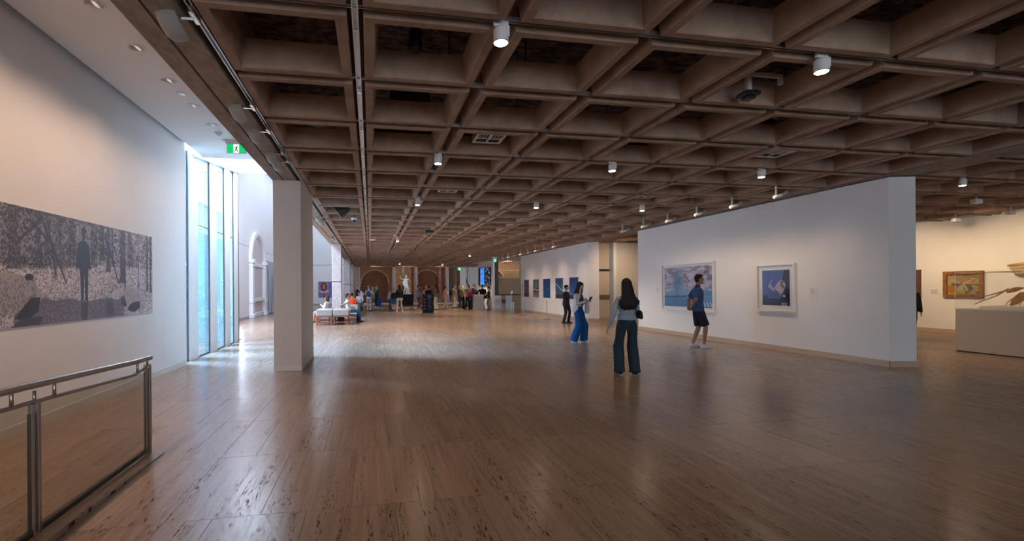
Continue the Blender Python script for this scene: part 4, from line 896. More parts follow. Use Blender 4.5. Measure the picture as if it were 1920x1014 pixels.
# ------------------------------------------------------------------ people
def solid(mb, voxel, smooth_it=4, fold=0., fs=(9, 9, 2)):
    """one continuous surface out of overlapping closed lofts"""
    me = bpy.data.meshes.new('tmp'); me.from_pydata(mb.v, [], mb.f)
    bm = bmesh.new(); bm.from_mesh(me); bmesh.ops.recalc_face_normals(bm, faces=bm.faces); bm.to_mesh(me); bm.free()
    o = bpy.data.objects.new('tmp', me); COL.objects.link(o)
    r = o.modifiers.new('r', 'REMESH'); r.mode = 'VOXEL'; r.voxel_size = voxel; r.use_smooth_shade = True
    s = o.modifiers.new('s', 'SMOOTH'); s.factor = .5; s.iterations = smooth_it
    dg = bpy.context.evaluated_depsgraph_get(); dg.update(); out = bpy.data.meshes.new_from_object(o.evaluated_get(dg)); bpy.data.objects.remove(o); bpy.data.meshes.remove(me)
    if fold:
        out.update(); ns = [v.normal.copy() for v in out.vertices]
        for v, nn in zip(out.vertices, ns):
            c = v.co; v.co = c + nn * fold * mnoise.noise(Vector((c.x * fs[0], c.y * fs[1], c.z * fs[2] + c.x * 3)))
    for p in out.polygons: p.use_smooth = True
    return out
CM = {}
def cloth(c, rough=.85):
    k = tuple(c)
    if k not in CM: CM[k] = mat('cloth_%s' % len(CM), c, rough, spec=.2)
    return CM[k]
SKIN = {}
def skinm(c=(.46, .26, .18)):
    if c not in SKIN:
        m = mat('skin_%d' % len(SKIN), c, .5, spec=.35); SKIN[c] = m
    return SKIN[c]
HAIRM = {}
def hairm(c):
    if c not in HAIRM: HAIRM[c] = mat('hair_%d' % len(HAIRM), c, .62, spec=.25)
    return HAIRM[c]
lipm = mat('lip_colour', (.30, .11, .09), .5); eyem = mat('dark_eye', (.012, .01, .01), .2)
V3 = Vector
ARMS = {  # elbow, wrist offsets from the shoulder for the right (+x) side, in metres at 1.70 m
    'down': ((.05, -.02, -.28), (.07, .03, -.53)), 'swing': ((.06, -.10, -.26), (.10, -.04, -.51)), 'out': ((.09, -.03, -.26), (.17, .02, -.50)), 'phone': ((.06, .05, -.27), (-.08, .27, -.19)), 'chest': ((.07, .06, -.26), (-.10, .24, -.10)),
    'back': ((.07, -.12, -.25), (-.10, -.17, -.42)), 'reach': ((.04, .22, -.16), (.0, .45, -.10)), 'raise': ((.10, .14, .02), (.04, .22, .22)), 'hip': ((.16, -.08, -.22), (.0, .05, -.36)), 'lap': ((.05, .08, -.26), (-.04, .28, -.34)), 'side': ((.22, .04, -.14), (.46, .08, -.20)), 'bag': ((.06, .02, -.28), (.0, .22, -.28))}
def hand(mb, w_, d, n_, side, fine=True, grip=.5):
    """palm, four unequal fingers bent twice and a thumb from the side of the palm"""
    d = d.normalized(); n_ = (n_ - d * n_.dot(d)).normalized(); u = d.cross(n_).normalized()
    if u.dot(V3((0, 1, 0))) < 0 and abs(u.y) > .2: u = -u
    mb.loft([w_ - d * .02, w_ + d * .02, w_ + d * .06, w_ + d * .088], [(.026, .019), (.034, .016), (.040, .015), (.037, .012)], xa=u, seg=12)
    for k, L in enumerate((.068, .078, .073, .058)):
        b_ = w_ + d * .082 + u * (.029 - .0195 * k); a1 = grip * .6; a2 = grip * 1.5
        d1 = d * math.cos(a1) + n_ * math.sin(a1); d2 = d * math.cos(a2) + n_ * math.sin(a2)
        mb.loft([b_ - d * .02, b_, b_ + d1 * L * .5, b_ + d1 * L * .5 + d2 * L * .5], [.0095, .0095, .0088, .0068], seg=8)
    b_ = w_ + d * .025 + u * .024; dt = (d * .65 + u * .6 + n_ * .4).normalized(); dt2 = (d * .9 + u * .15 + n_ * .45).normalized()
    mb.loft([b_ - dt * .01, b_ + dt * .035, b_ + dt * .035 + dt2 * .032], [.013, .0115, .008], seg=8)
def person(label, x, y, face, h=1.68, female=True, skin=(.46, .26, .18), hair=(.012, .009, .008), hstyle='short', top=(.3, .3, .3), tstyle='long', topz=.86, low=(.05, .05, .06), lstyle='trousers',
           flare=1.0, shoe=(.03, .03, .03), arms=('down', 'down'), feet=((-.10, .03, 0), (.10, -.03, 0)), foot_yaw=(0, 0), lean=0., twist=0., head=0., nod=0., seat=None, vox=.0135, group='visitors in the hall', sole=None,
           build=1.0, extra=None, overlay=None, z=0., side_lean=0., mats=None):
    s = h / 1.70; T = thing('person', label, 'person', (x, y, z), math.radians(face), group)
    S = lambda p: V3((p[0] * s, p[1] * s, p[2] * s))
    pel = V3((0, 0, seat if seat else .93)); 
    if not seat: pel.x = (feet[0][0] + feet[1][0]) * .25; pel.y = (feet[0][1] + feet[1][1]) * .4
    up = V3((side_lean, math.sin(lean), math.cos(lean))).normalized(); fw = V3((0, 1, 0)); fw = (fw - up * fw.dot(up)).normalized()
    rot = Matrix.Rotation(math.radians(twist), 3, up); rx = rot @ up.cross(fw) * -1; rx = rot @ fw.cross(up); fwd = rot @ fw
    sp_ = lambda hgt, f_=0, r_=0: pel + up * hgt + fwd * f_ + rx * r_
    shw = (.150 if female else .182) * build; hpw = .092 if female else .088
    neck = sp_(.50, .0); sh = [sp_(.438, -.005, -shw), sp_(.438, -.005, shw)]; hip = [pel + V3((-hpw, 0, -.02)), pel + V3((hpw, 0, -.02))]
    hr = Matrix.Rotation(math.radians(head), 3, 'Z'); nd = Matrix.Rotation(nod, 3, 'X'); HR = hr @ nd
    hb = neck + up * .07 + fwd * .012; HC = hb + HR @ V3((0, .02, .105))
    # joints of the limbs
    el, wr = [], []
    for i, a in enumerate(arms):
        sg = -1 if i == 0 else 1; e_, w_ = (ARMS[a] if isinstance(a, str) else a)
        if isinstance(a, str): f_ = lambda p: sh[i] + rx * (p[0] * sg) + fwd * p[1] + V3((0, 0, p[2]))
        else: f_ = lambda p: sh[i] + V3(p)
        el.append(f_(e_)); wr.append(f_(w_))
    ank = [V3((f[0], f[1], f[2] + .085)) for f in feet]; knee = []
    for i in range(2):
        a, b_ = hip[i], ank[i]; d = b_ - a; L1, L2 = .43, .42; D = min(d.length, L1 + L2 - .002); t_ = (L1 * L1 - L2 * L2 + D * D) / (2 * D); hh = math.sqrt(max(0, L1 * L1 - t_ * t_))
        dn = d.normalized(); kd = V3((math.sin(math.radians(foot_yaw[i])) * -.3, 1, .0 if not seat else .9)); kd = (kd - dn * kd.dot(dn)).normalized(); knee.append(a + dn * t_ + kd * hh)
    bw_ = build * (.96 if female else 1.06)
    # body: one surface
    B = MB()
    B.loft([S(p) for p in (sp_(-.10), sp_(-.04), sp_(.03), sp_(.13), sp_(.24), sp_(.34), sp_(.42, -.005), sp_(.475, -.008), sp_(.51))], [tuple(q * s for q in r) for r in ((.08, .07), (.145 * bw_, .095), (.15 * bw_, .098), (.118 * bw_, .085), (.13 * bw_, .095), (.15 * bw_, .105), (.142 * bw_, .088), (.09, .068), (.055, .05))], xa=rx, seg=20)
    B.loft([S(neck - up * .03), S(neck + up * .04), S(hb + HR @ V3((0, .0, .03)))], [.058 * s, .050 * s, .050 * s], seg=14)
    B.ball(S(HC + HR @ V3((0, -.006, .02))), (.074 * s, .092 * s, .098 * s), 20, 14, HR); B.ball(S(HC + HR @ V3((0, .022, -.045))), (.057 * s, .066 * s, .068 * s), 16, 10, HR)
    B.loft([S(HC + HR @ V3(p)) for p in ((0, .074, .018), (0, .094, -.008), (0, .103, -.022), (0, .084, -.034))], [.008 * s, .0115 * s, .015 * s, .009 * s], seg=8)
    B.ball(S(HC + HR @ V3((0, .074, -.085))), (.024 * s, .02 * s, .018 * s), 10, 6)
    for sg in (-1, 1): B.ball(S(HC + HR @ V3((sg * .075, -.008, -.008))), (.010 * s, .02 * s, .032 * s), 8, 6, HR)
    for i in range(2):
        sg = -1 if i == 0 else 1
        B.loft([S(q) for q in (sh[i] - rx * sg * .05, sh[i], sh[i].lerp(el[i], .4), el[i], el[i].lerp(wr[i], .35), wr[i])], [q * s for q in (.05, .05, .044, .036, .036, .024)], seg=12)
        d = (wr[i] - el[i]).normalized(); nn = (-rx * sg if abs(d.z) > .6 else V3((0, 0, -1)) - rx * sg * .6)
        W = MB(); hand(W, wr[i], d, nn, sg, grip=.5 if isinstance(arms[i], str) and arms[i] in ('down', 'out', 'swing', 'side') else .9)
        B.add([tuple(q * s for q in v) for v in W.v], W.f)
        B.loft([S(q) for q in (hip[i] + V3((0, 0, .04)), hip[i] + (knee[i] - hip[i]) * .15, hip[i].lerp(knee[i], .6), knee[i], knee[i].lerp(ank[i], .3), knee[i].lerp(ank[i], .75), ank[i], ank[i] - V3((0, 0, .05)))], [q * s for q in (.055, .078, .064, .05, .052, .036, .032, .03)], seg=14)
    link('body', solid(B, vox * .62 if vox > .012 else vox, 3), T).data.materials.append(skinm(skin))
    # eyes and mouth
    E_ = MB()
    for sg in (-1, 1): E_.ball(S(HC + HR @ V3((sg * .028, .079, .012))), (.012 * s, .006 * s, .006 * s), 8, 5, HR)
    eo = obj('eyes', E_, eyem, T, True); obj('mouth', MB().ball(S(HC + HR @ V3((0, .083, -.056))), (.02 * s, .006 * s, .006 * s), 8, 5, HR), lipm, T, True)
    # shoes
    for i in range(2):
        yw = math.radians(foot_yaw[i]); fd = V3((-math.sin(yw), math.cos(yw), 0)); a = V3((ank[i].x, ank[i].y, feet[i][2])); sd = V3((fd.y, -fd.x, 0))
        K = MB(); K.loft([S(a + fd * t_ + V3((0, 0, zz))) for t_, zz in ((-.075, .042), (-.055, .045), (.0, .05), (.07, .04), (.13, .032), (.175, .026))], [tuple(q * s for q in r) for r in ((.022, .03), (.037, .042), (.038, .048), (.045, .038), (.044, .03), (.02, .016))], xa=sd, seg=14)
        K.loft([S(a + V3((0, 0, .05))), S(a + V3((0, 0, .10)))], [.045 * s, .04 * s], seg=12)
        K2 = MB(); K2.v = [(v[0], v[1], max(v[2], .008 * s + feet[i][2] * s)) for v in K.v]; K2.f = K.f
        so = obj('shoe', K2, cloth(shoe, .6), T, 50)
        L = MB(); L.loft([S(a + fd * t_ + V3((0, 0, .009))) for t_ in (-.082, -.055, .0, .07, .135, .182)], [tuple(q * s for q in r) for r in ((.02, .009), (.039, .009), (.038, .009), (.047, .009), (.046, .009), (.02, .009))], xa=sd, seg=12)
        obj('sole', L, cloth(sole or tuple(min(1, c * 1.0 + .0) for c in shoe), .6), so, 50)
    # legwear
    if lstyle:
        Q = MB(); Q.loft([S(p) for p in (sp_(-.12) * 1, sp_(-.03), sp_(.05), sp_(.13))], [tuple(q * s for q in r) for r in ((.115 * bw_, .095), (.163 * bw_, .113), (.158 * bw_, .108), (.132 * bw_, .097))], xa=rx, seg=20)
        for i in range(2):
            if lstyle == 'trousers':
                q = [hip[i] + V3((0, 0, .05)), hip[i] + (knee[i] - hip[i]) * .15, hip[i].lerp(knee[i], .6), knee[i], knee[i].lerp(ank[i], .5), knee[i].lerp(ank[i], .9), ank[i] + (ank[i] - knee[i]).normalized() * .035]
                r_ = [.07, .094, .083, .066 * max(1, flare * .9), .062 * flare, .062 * flare, .066 * flare]
            elif lstyle == 'shorts':
                q = [hip[i] + V3((0, 0, .05)), hip[i] + (knee[i] - hip[i]) * .2, hip[i].lerp(knee[i], .55), hip[i].lerp(knee[i], .94)]; r_ = [.07, .096, .096 * flare, .090 * flare]
            elif lstyle == 'short_shorts':
                q = [hip[i] + V3((0, 0, .05)), hip[i] + (knee[i] - hip[i]) * .15, hip[i].lerp(knee[i], .45)]; r_ = [.095, .1, .105]
            else: q = None
            if q: Q.loft([S(p) for p in q], [k_ * s for k_ in r_], seg=16)
        if lstyle == 'skirt': Q.loft([S(p) for p in (sp_(.12), sp_(-.02), pel - V3((0, 0, .30)), pel - V3((0, 0, .62)))], [tuple(q * s for q in r) for r in ((.13, .1), (.165, .12), (.19, .16), (.22, .2))], seg=20)
        me = solid(Q, vox, 3, .007 * s, (16, 16, 2.5)); link('shorts' if 'short' in lstyle else ('skirt' if lstyle == 'skirt' else 'trousers'), me, T).data.materials.append(cloth(low))
    # top
    if tstyle:
        z0 = (topz - .93); Q = MB(); e_ = .014 if tstyle != 'coat' else .03
        q = [sp_(z0), sp_(z0 + .06), sp_(max(.06, z0 + .1)), sp_(.14), sp_(.24), sp_(.34), sp_(.42, -.005), sp_(.475, -.008), sp_(.505)]
        if z0 < -.15: q = [pel + V3((0, 0, z0)), pel + V3((0, 0, z0 * .5))] + q[2:]
        r0 = (.163 * bw_ + e_, .112 + e_); r_ = [r0, r0, (.15 * bw_ + e_, .105 + e_), (.132 * bw_ + e_, .095 + e_), (.137 * bw_ + e_, .10 + e_), (.152 * bw_ + e_, .108 + e_), (.142 * bw_ + e_, .090 + e_), (.098 * bw_, .076), (.062, .056)]
        Q.loft([S(p) for p in q], [tuple(k_ * s for k_ in r) for r in r_], xa=rx, seg=22)
        for i in range(2):
            sg = -1 if i == 0 else 1
            if tstyle in ('long', 'coat'): q = [sh[i] - rx * sg * .06, sh[i], sh[i].lerp(el[i], .4), el[i], el[i].lerp(wr[i], .5), el[i].lerp(wr[i], .98)]; r_ = [.036, .050, .050, .045, .040, .034]
            elif tstyle == 'short': q = [sh[i] - rx * sg * .06, sh[i], sh[i].lerp(el[i], .4), sh[i].lerp(el[i], .75)]; r_ = [.038, .055, .060, .062]
            else: q = None
            if q:
                k_ = 1.15 if tstyle == 'coat' else 1.; Q.loft([S(p) for p in q], [k2 * s * k_ for k2 in r_], seg=14)
        me = solid(Q, vox, 3, .006 * s, (13, 13, 5)); link('coat' if tstyle == 'coat' else 'shirt', me, T).data.materials.append(cloth(top))
    # hair
    Hm = MB(); hp = lambda a, b_, c: S(HC + HR @ V3((a, b_, c)))
    if hstyle != 'bald':
        k_ = .0 if hstyle == 'short' else .006
        Hm.ball(hp(0, -.022, .034), ((.080 + k_) * s, (.090 + k_) * s, (.094 + k_) * s), 20, 12, HR); Hm.ball(hp(0, .02, .075), (.066 * s, .062 * s, .05 * s), 14, 8, HR)
        if hstyle == 'short': Hm.ball(hp(0, -.045, -.02), (.066 * s, .055 * s, .06 * s), 14, 8, HR)
        if hstyle == 'bob':
            Hm.loft([hp(0, -.03, .06), hp(0, -.035, -.03), hp(0, -.035, -.11), hp(0, -.03, -.16)], [(.085 * s, .07 * s), (.092 * s, .072 * s), (.098 * s, .07 * s), (.075 * s, .05 * s)], seg=18)
            for sg in (-1, 1): Hm.loft([hp(sg * .06, .02, .08), hp(sg * .08, .03, .01), hp(sg * .082, .02, -.08), hp(sg * .07, .01, -.15)], [(.025 * s), (.022 * s), (.026 * s), (.012 * s)], seg=10)
        if hstyle == 'long':
            bk = lambda a, b_, c: S(neck + rx * a + fwd * b_ + V3((0, 0, c)))
            Hm.loft([hp(0, -.03, .07), hp(0, -.05, -.02), bk(0, -.062, .03), bk(0, -.10, -.08), bk(.0, -.12, -.17), bk(.01, -.12, -.245)], [(.088 * s, .07 * s), (.10 * s, .068 * s), (.118 * s, .06 * s), (.148 * s, .045 * s), (.155 * s, .038 * s), (.12 * s, .022 * s)], xa=rx, seg=22)
            for a, c in ((-.12, -.26), (-.07, -.285), (.0, -.28), (.06, -.275), (.11, -.25), (-.15, -.21), (.15, -.19)): Hm.loft([bk(a * .8, -.10, -.08), bk(a, -.122, c + .08), bk(a * 1.04, -.118, c + .02)], [.038 * s, .038 * s, .026 * s], seg=8)
        if hstyle == 'shoulder':
            bk = lambda a, b_, c: S(neck + rx * a + fwd * b_ + V3((0, 0, c)))
            Hm.loft([hp(0, -.03, .07), hp(0, -.04, -.03), bk(0, -.045, .02), bk(0, -.07, -.06), bk(0, -.085, -.12)], [(.086 * s, .07 * s), (.096 * s, .07 * s), (.115 * s, .06 * s), (.125 * s, .045 * s), (.07 * s, .02 * s)], xa=rx, seg=20)
            for sg in (-1, 1): Hm.loft([hp(sg * .055, .035, .085), hp(sg * .083, .03, .01), hp(sg * .092, .02, -.09), hp(sg * .085, .03, -.17), hp(sg * .07, .03, -.22)], [.024 * s, .024 * s, .03 * s, .026 * s, .008 * s], seg=10)
        if hstyle == 'bun': Hm.ball(hp(0, -.115, .05), .042 * s, 12, 8)
        if hstyle == 'tail': Hm.loft([hp(0, -.1, .04), hp(0, -.14, .0), hp(0, -.13, -.12), hp(0, -.12, -.2)], [.02 * s, .032 * s, .03 * s, .008 * s], seg=10)
        me = solid(Hm, vox * .7, 2, .004 * s if vox < .012 else .003 * s, (38, 38, 6)); link('hair', me, T).data.materials.append(hairm(hair))
    J = dict(s=s, S=S, sh=sh, el=el, wr=wr, hip=hip, knee=knee, ank=ank, sp=sp_, HC=HC, HR=HR, rx=rx, fwd=fwd, up=up, T=T, neck=neck, pel=pel)
    if extra: extra(J)
    return J
def bag(J, c, size, col, nm='bag'):
    s = J['s']; c = V3(c); obj(nm, MB().box(c.x - size[0] / 2, c.x + size[0] / 2, c.y - size[1] / 2, c.y + size[1] / 2, c.z - size[2] / 2, c.z + size[2] / 2, min(size) * .3), cloth(col, .6), J['T'], 40)
def backpack(col):
    def f(J):
        S, sp_ = J['S'], J['sp']; Q = MB().loft([S(sp_(.08, -.18)), S(sp_(.14, -.2)), S(sp_(.32, -.2)), S(sp_(.43, -.17))], [(.10, .05), (.14, .08), (.14, .075), (.08, .04)], xa=J['rx'], seg=16); b_ = obj('backpack', Q, cloth(col, .7), J['T'], 50)
        for sg in (-1, 1): obj('strap', MB().loft([S(sp_(.42, -.16, sg * .09)), S(sp_(.50, -.02, sg * .10)), S(sp_(.40, .12, sg * .10)), S(sp_(.2, .10, sg * .13)), S(sp_(.12, -.1, sg * .15))], .012, seg=8), cloth(col, .7), b_, True)
    return f
# --- the three nearest visitors
def ex1(J):
    S, sp_ = J['S'], J['sp']
    b_ = obj('handbag', MB().loft([S(sp_(.08, -.05, .20)), S(sp_(.10, -.05, .205)), S(sp_(.19, -.05, .205)), S(sp_(.225, -.05, .20))], [(.05, .06), (.06, .09), (.05, .075), (.03, .04)], xa=(1, 0, 0), seg=18), cloth((.015, .014, .015), .4), J['T'], 40)
    obj('bag_strap', MB().loft([S(sp_(.50, -.01, -.09)), S(sp_(.44, -.115, -.06)), S(sp_(.33, -.135, .02)), S(sp_(.26, -.12, .10)), S(sp_(.2, -.08, .18))], .008, seg=8), cloth((.02, .02, .022), .5), b_, True)
    obj('bag_buckle', MB().loft([S(sp_(.225, -.06, .21)), S(sp_(.25, -.03, .21)), S(sp_(.22, .0, .21))], .006, seg=8), chrome, b_, True)
    obj('waistband', MB().loft([S(sp_(.085)), S(sp_(.125))], [(.146, .107), (.140, .104)], xa=J['rx'], seg=24), cloth((.03, .04, .055)), J['T'], 40, label='darker denim waistband')
person('woman seen from behind with long black hair, pale blue cardigan and wide dark jeans', 4.42, 7.52, -10, 1.66, True, hair=(.010, .008, .008), hstyle='long', top=(.30, .37, .45), topz=.985, low=(.022, .042, .062), flare=1.55,
       shoe=(.02, .02, .022), sole=(.5, .5, .5), arms=('out', 'bag'), feet=((-.13, .02, 0), (.13, -.03, 0)), foot_yaw=(8, -32), vox=.008, extra=ex1, group='visitors in the hall')
def ex2(J):
    S, sp_ = J['S'], J['sp']; w_ = J['wr'][1]
    ph = MB().box(-.036, .036, -.005, .005, -.07, .075, .004); o = obj('phone', ph, black, J['T'], 40); o.location = S((J['wr'][0] + J['wr'][1]) * .5 + J['fwd'] * .10 + V3((0, 0, .07))); o.rotation_euler = (-.7, 0, math.radians(-25))
    obj('phone_screen', MB().box(-.032, .032, -.0065, -.005, -.062, .068), mat('phone_glass', (.35, .38, .42), .2), o)
    q = [S(sp_(.30, .10, -.14)), S(sp_(.31, .15, -.13)), S(sp_(.24, .20, -.12)), S(sp_(.10, .21, -.11)), S(sp_(-.0, .21, -.11)), S(sp_(-.09, .20, -.11))]
    me = solid(MB().loft(q, [(.03, .02), (.05, .03), (.06, .035), (.075, .045), (.09, .05), (.085, .045)], xa=J['rx'], seg=16), .011, 2, .012, (25, 25, 4)); link('carried_jacket', me, J['T']).data.materials.append(cloth((.50, .47, .52)))
    q = MB().loft([S(sp_(.12, .01)), S(sp_(.2, .02)), S(sp_(.34, .045)), S(sp_(.45, .04))], [(.128, .112), (.128, .115), (.115, .105), (.05, .06)], xa=J['rx'], seg=20); link('camisole', solid(q, .011, 2), J['T']).data.materials.append(cloth((.085, .042, .035)))
    q = MB().loft([S(sp_(.42, -.02, .13)), S(sp_(.25, .02, .14)), S(sp_(.05, -.02, .15)), S(sp_(-.06, -.06, .17))], [(.04, .07), (.03, .08), (.03, .085), (.015, .05)], xa=J['rx'], seg=16); link('shirt_flap', solid(q, .011, 2), J['T']).data.materials.append(cloth((.55, .54, .57)))
person('woman in bright blue wide trousers looking at her phone, pale jacket over her arm', 5.68, 12.2, -143, 1.66, True, skin=(.50, .29, .21), hair=(.012, .009, .009), hstyle='shoulder', top=(.55, .54, .57), topz=1.04, low=(.008, .075, .24), flare=1.75,
       shoe=(.62, .64, .70), sole=(.7, .7, .74), arms=('phone', 'phone'), feet=((-.13, .12, 0), (.14, -.04, 0)), foot_yaw=(-20, 20), head=-8, nod=-.22, vox=.009, extra=ex2)
def ex3(J):
    S, sp_ = J['S'], J['sp']; hp = lambda a, b_, c: S(J['HC'] + J['HR'] @ V3((a, b_, c))); g_ = MB()
    for sg in (-1, 1):
        g_.loft([hp(sg * (.034 + .022 * math.cos(a)), .093, .012 + .016 * math.sin(a)) for a in np.linspace(0, 2 * PI, 13)], .0022, seg=6); g_.loft([hp(sg * .056, .09, .016), hp(sg * .078, .03, .016), hp(sg * .080, -.02, .008)], .0025, seg=6)
    g_.cyl(hp(-.012, .095, .014), hp(.012, .095, .014), .0022, 6); obj('eyeglasses', g_, black, J['T'], True)
    obj('collar', MB().loft([S(sp_(.485, -.008)), S(sp_(.52, .004)), S(sp_(.535, .012))], [(.075, .07), (.066, .062), (.062, .06)], xa=J['rx'], seg=18), cloth((.022, .03, .075)), J['T'], 40, label='dark blue polo collar')
    obj('watch', MB().loft([S(J['wr'][0].lerp(J['el'][0], .04)), S(J['wr'][0].lerp(J['el'][0], .14))], [.030, .031], seg=14), cloth((.3, .3, .32), .3), J['T'], 40)
person('man in blue polo shirt and dark shorts, hands behind his back, glasses', 8.08, 10.44, -112, 1.82, False, skin=(.33, .155, .09), hair=(.014, .011, .010), hstyle='short', top=(.04, .08, .20), build=1.08, tstyle='short', topz=.86, low=(.022, .020, .028), lstyle='shorts',
       shoe=(.58, .57, .58), sole=(.7, .7, .7), arms=('back', 'back'), feet=((-.07, -.10, .0), (.09, .10, 0)), foot_yaw=(12, -8), head=6, nod=-.02, vox=.0085, extra=ex3)
person('person in a dark navy jacket mostly hidden behind the woman with the phone', 8.28, 18.9, -150, 1.62, True, hstyle='short', top=(.03, .03, .05), tstyle='coat', topz=.80, low=(.02, .02, .03), arms=('hip', 'chest'), feet=((-.1, .05, 0), (.09, -.08, 0)), head=40)
person('person in black partly hidden behind the end of the picture partition', 14.5, 10.36, -60, 1.62, False, hstyle='short', top=(.012, .012, .014), tstyle='coat', low=(.012, .012, .015))
# --- visitors at the far end
GR = 'visitors gathered at the far end of the hall'
pf = lambda lab, x, y_, face, **k: person(lab, x, y_, face, **{**dict(group=GR, vox=.016), **k})
def tote(c, sz=(.3, .12, .32), z_=.95, sx=.2): return lambda J: bag(J, (sx, .05, z_), sz, c, 'tote_bag')
pf('woman in a long beige coat and black trousers by the seated visitors', -.62, 32.7, -70, top=(.50, .43, .36), tstyle='coat', topz=.62, low=(.015, .015, .018), hair=(.05, .03, .02), hstyle='bob', arms=('chest', 'chest'), h=1.64)
pf('grey haired man in a dark navy coat behind the woman in beige', -.92, 34.6, -80, h=1.80, female=False, hair=(.3, .22, .17), top=(.02, .022, .04), tstyle='coat', topz=.7, low=(.02, .02, .03), arms=('down', 'chest'))
pf('man in a light blue shirt and khaki trousers with a dark backpack', -.1, 32.5, -20, h=1.72, female=False, hair=(.25, .19, .15), top=(.30, .36, .55), tstyle='short', low=(.30, .24, .2), arms=('chest', 'chest'), extra=backpack((.05, .05, .09)), foot_yaw=(30, -30))
pf('woman in a pale peach top and khaki trousers beside the man with the backpack', .2, 33.2, 100, h=1.62, hair=(.35, .3, .26), hstyle='bob', top=(.6, .42, .34), low=(.30, .25, .21), arms=('chest', 'down'), flare=1.15)
pf('blonde woman in black holding a bright green bag', .5, 38.6, 120, h=1.70, hair=(.5, .4, .28), hstyle='bob', top=(.012, .02, .022), tstyle='coat', topz=.85, low=(.01, .03, .035), shoe=(.6, .6, .6), arms=('chest', 'chest'), extra=tote((.0, .28, .10), (.34, .16, .3), 1.24, .0), flare=1.2)
pf('child in a pale patterned top beside the dark clothed visitors', 1.42, 34.2, -30, h=1.50, hair=(.18, .09, .05), top=(.34, .34, .30), low=(.03, .03, .05), arms=('down', 'bag'))
pf('person in a black top and blue knee shorts facing the statue', 1.58, 32.3, 170, h=1.52, hair=(.02, .015, .012), hstyle='short', top=(.012, .012, .014), topz=.92, low=(.015, .05, .12), lstyle='shorts', arms=('down', 'down'), foot_yaw=(0, -40), head=10)
pf('person in a black jacket and white shorts with bare legs, back to the camera', 1.92, 31.3, 12, h=1.76, hair=(.008, .007, .007), hstyle='long', top=(.006, .006, .008), tstyle='coat', topz=.88, low=(.50, .46, .42), lstyle='short_shorts', shoe=(.62, .6, .58), arms=('chest', 'chest'), feet=((-.18, .0, 0), (.18, .02, 0)), build=1.1, skin=(.5, .3, .22))
pf('man in a lavender shirt and grey trousers left of the dark sign', 3.38, 33.6, -80, h=1.74, female=False, hair=(.02, .015, .014), top=(.26, .25, .36), low=(.10, .075, .09), shoe=(.6, .58, .56), arms=('chest', 'bag'))
pf('woman in a red skirt behind the man in lavender', 3.85, 35.2, 100, h=1.68, hair=(.35, .06, .03), hstyle='bob', top=(.45, .3, .2), low=(.50, .02, .03), lstyle='skirt', arms=('chest', 'chest'))
pf('fair haired visitor in a cream shirt between the red skirt and the sign', 4.3, 36.3, 140, h=1.75, female=False, hair=(.4, .3, .2), top=(.6, .55, .48), low=(.2, .18, .16), arms=('chest', 'down'))
pf('visitor in a black jacket standing right behind the dark sign', 4.12, 33.3, 20, h=1.70, female=False, hair=(.008, .008, .008), top=(.008, .008, .01), tstyle='coat', topz=.8, low=(.02, .02, .025), build=1.15)
pf('woman with long dark hair, olive top and cream trousers right of the sign', 4.62, 32.8, 60, h=1.72, hair=(.014, .01, .01), hstyle='long', top=(.11, .10, .055), low=(.55, .48, .38), arms=('raise', 'down'), flare=1.25)
pf('small figure with pale hair behind the woman in peach', 5.05, 36.3, 40, h=1.62, hair=(.5, .38, .25), hstyle='bob', top=(.4, .3, .22), low=(.25, .2, .18), arms=('chest', 'chest'))
pf('woman in peach clothes walking to the right', 5.32, 33.4, -60, h=1.66, hair=(.05, .03, .02), hstyle='tail', top=(.58, .34, .22), topz=.84, low=(.52, .36, .27), shoe=(.05, .02, .03), arms=('swing', 'chest'), feet=((-.08, .24, 0), (.08, -.28, .03)), flare=1.1, lean=.04)
pf('person in a khaki shirt with a black backpack at the left of the crowd', 6.22, 35.2, -60, h=1.70, female=False, hair=(.02, .015, .01), top=(.16, .14, .10), low=(.46, .38, .28), arms=('chest', 'chest'), extra=backpack((.01, .01, .012)))
pf('grey haired visitor in a beige shirt behind the black backpack', 6.52, 36.0, -70, h=1.74, female=False, hair=(.42, .38, .34), top=(.40, .36, .31), low=(.5, .42, .33), arms=('chest', 'down'))
pf('woman with a pale yellow headscarf in the crowd', 6.95, 36.4, -100, h=1.76, hair=(.52, .45, .25), hstyle='bob', top=(.10, .09, .07), low=(.02, .02, .02), arms=('chest', 'chest'))
pf('woman in an olive yellow scarf and black trousers in the crowd', 6.72, 33.9, -80, h=1.68, hair=(.38, .34, .12), hstyle='shoulder', top=(.34, .22, .08), low=(.015, .015, .018), arms=('chest', 'bag'))
pf('man in a pale grey shirt with black hair left of the pink jumper', 7.35, 37.2, -60, h=1.72, female=False, hair=(.012, .01, .01), top=(.42, .39, .38), low=(.08, .08, .085), arms=('chest', 'chest'))
pf('woman in a bright pink jumper bending over the pale plinth', 6.80, 32.5, -75, h=1.66, hair=(.45, .38, .32), hstyle='short', top=(.42, .02, .10), topz=.86, low=(.012, .012, .014), arms=('reach', 'lap'), feet=((-.18, -.18, 0), (.16, .08, 0)), lean=.50, nod=-.1, skin=(.5, .3, .24))
pf('dark haired person in dark clothes behind the pale plinth', 7.42, 35.4, 150, h=1.74, female=False, hair=(.01, .008, .008), top=(.05, .03, .05), low=(.02, .02, .02), arms=('reach', 'reach'), lean=.15)
pf('man leaning in from the right behind the pale plinth', 7.98, 34.6, 110, h=1.74, female=False, hair=(.01, .008, .008), top=(.02, .02, .025), low=(.02, .02, .02), arms=('reach', 'reach'), lean=.35)
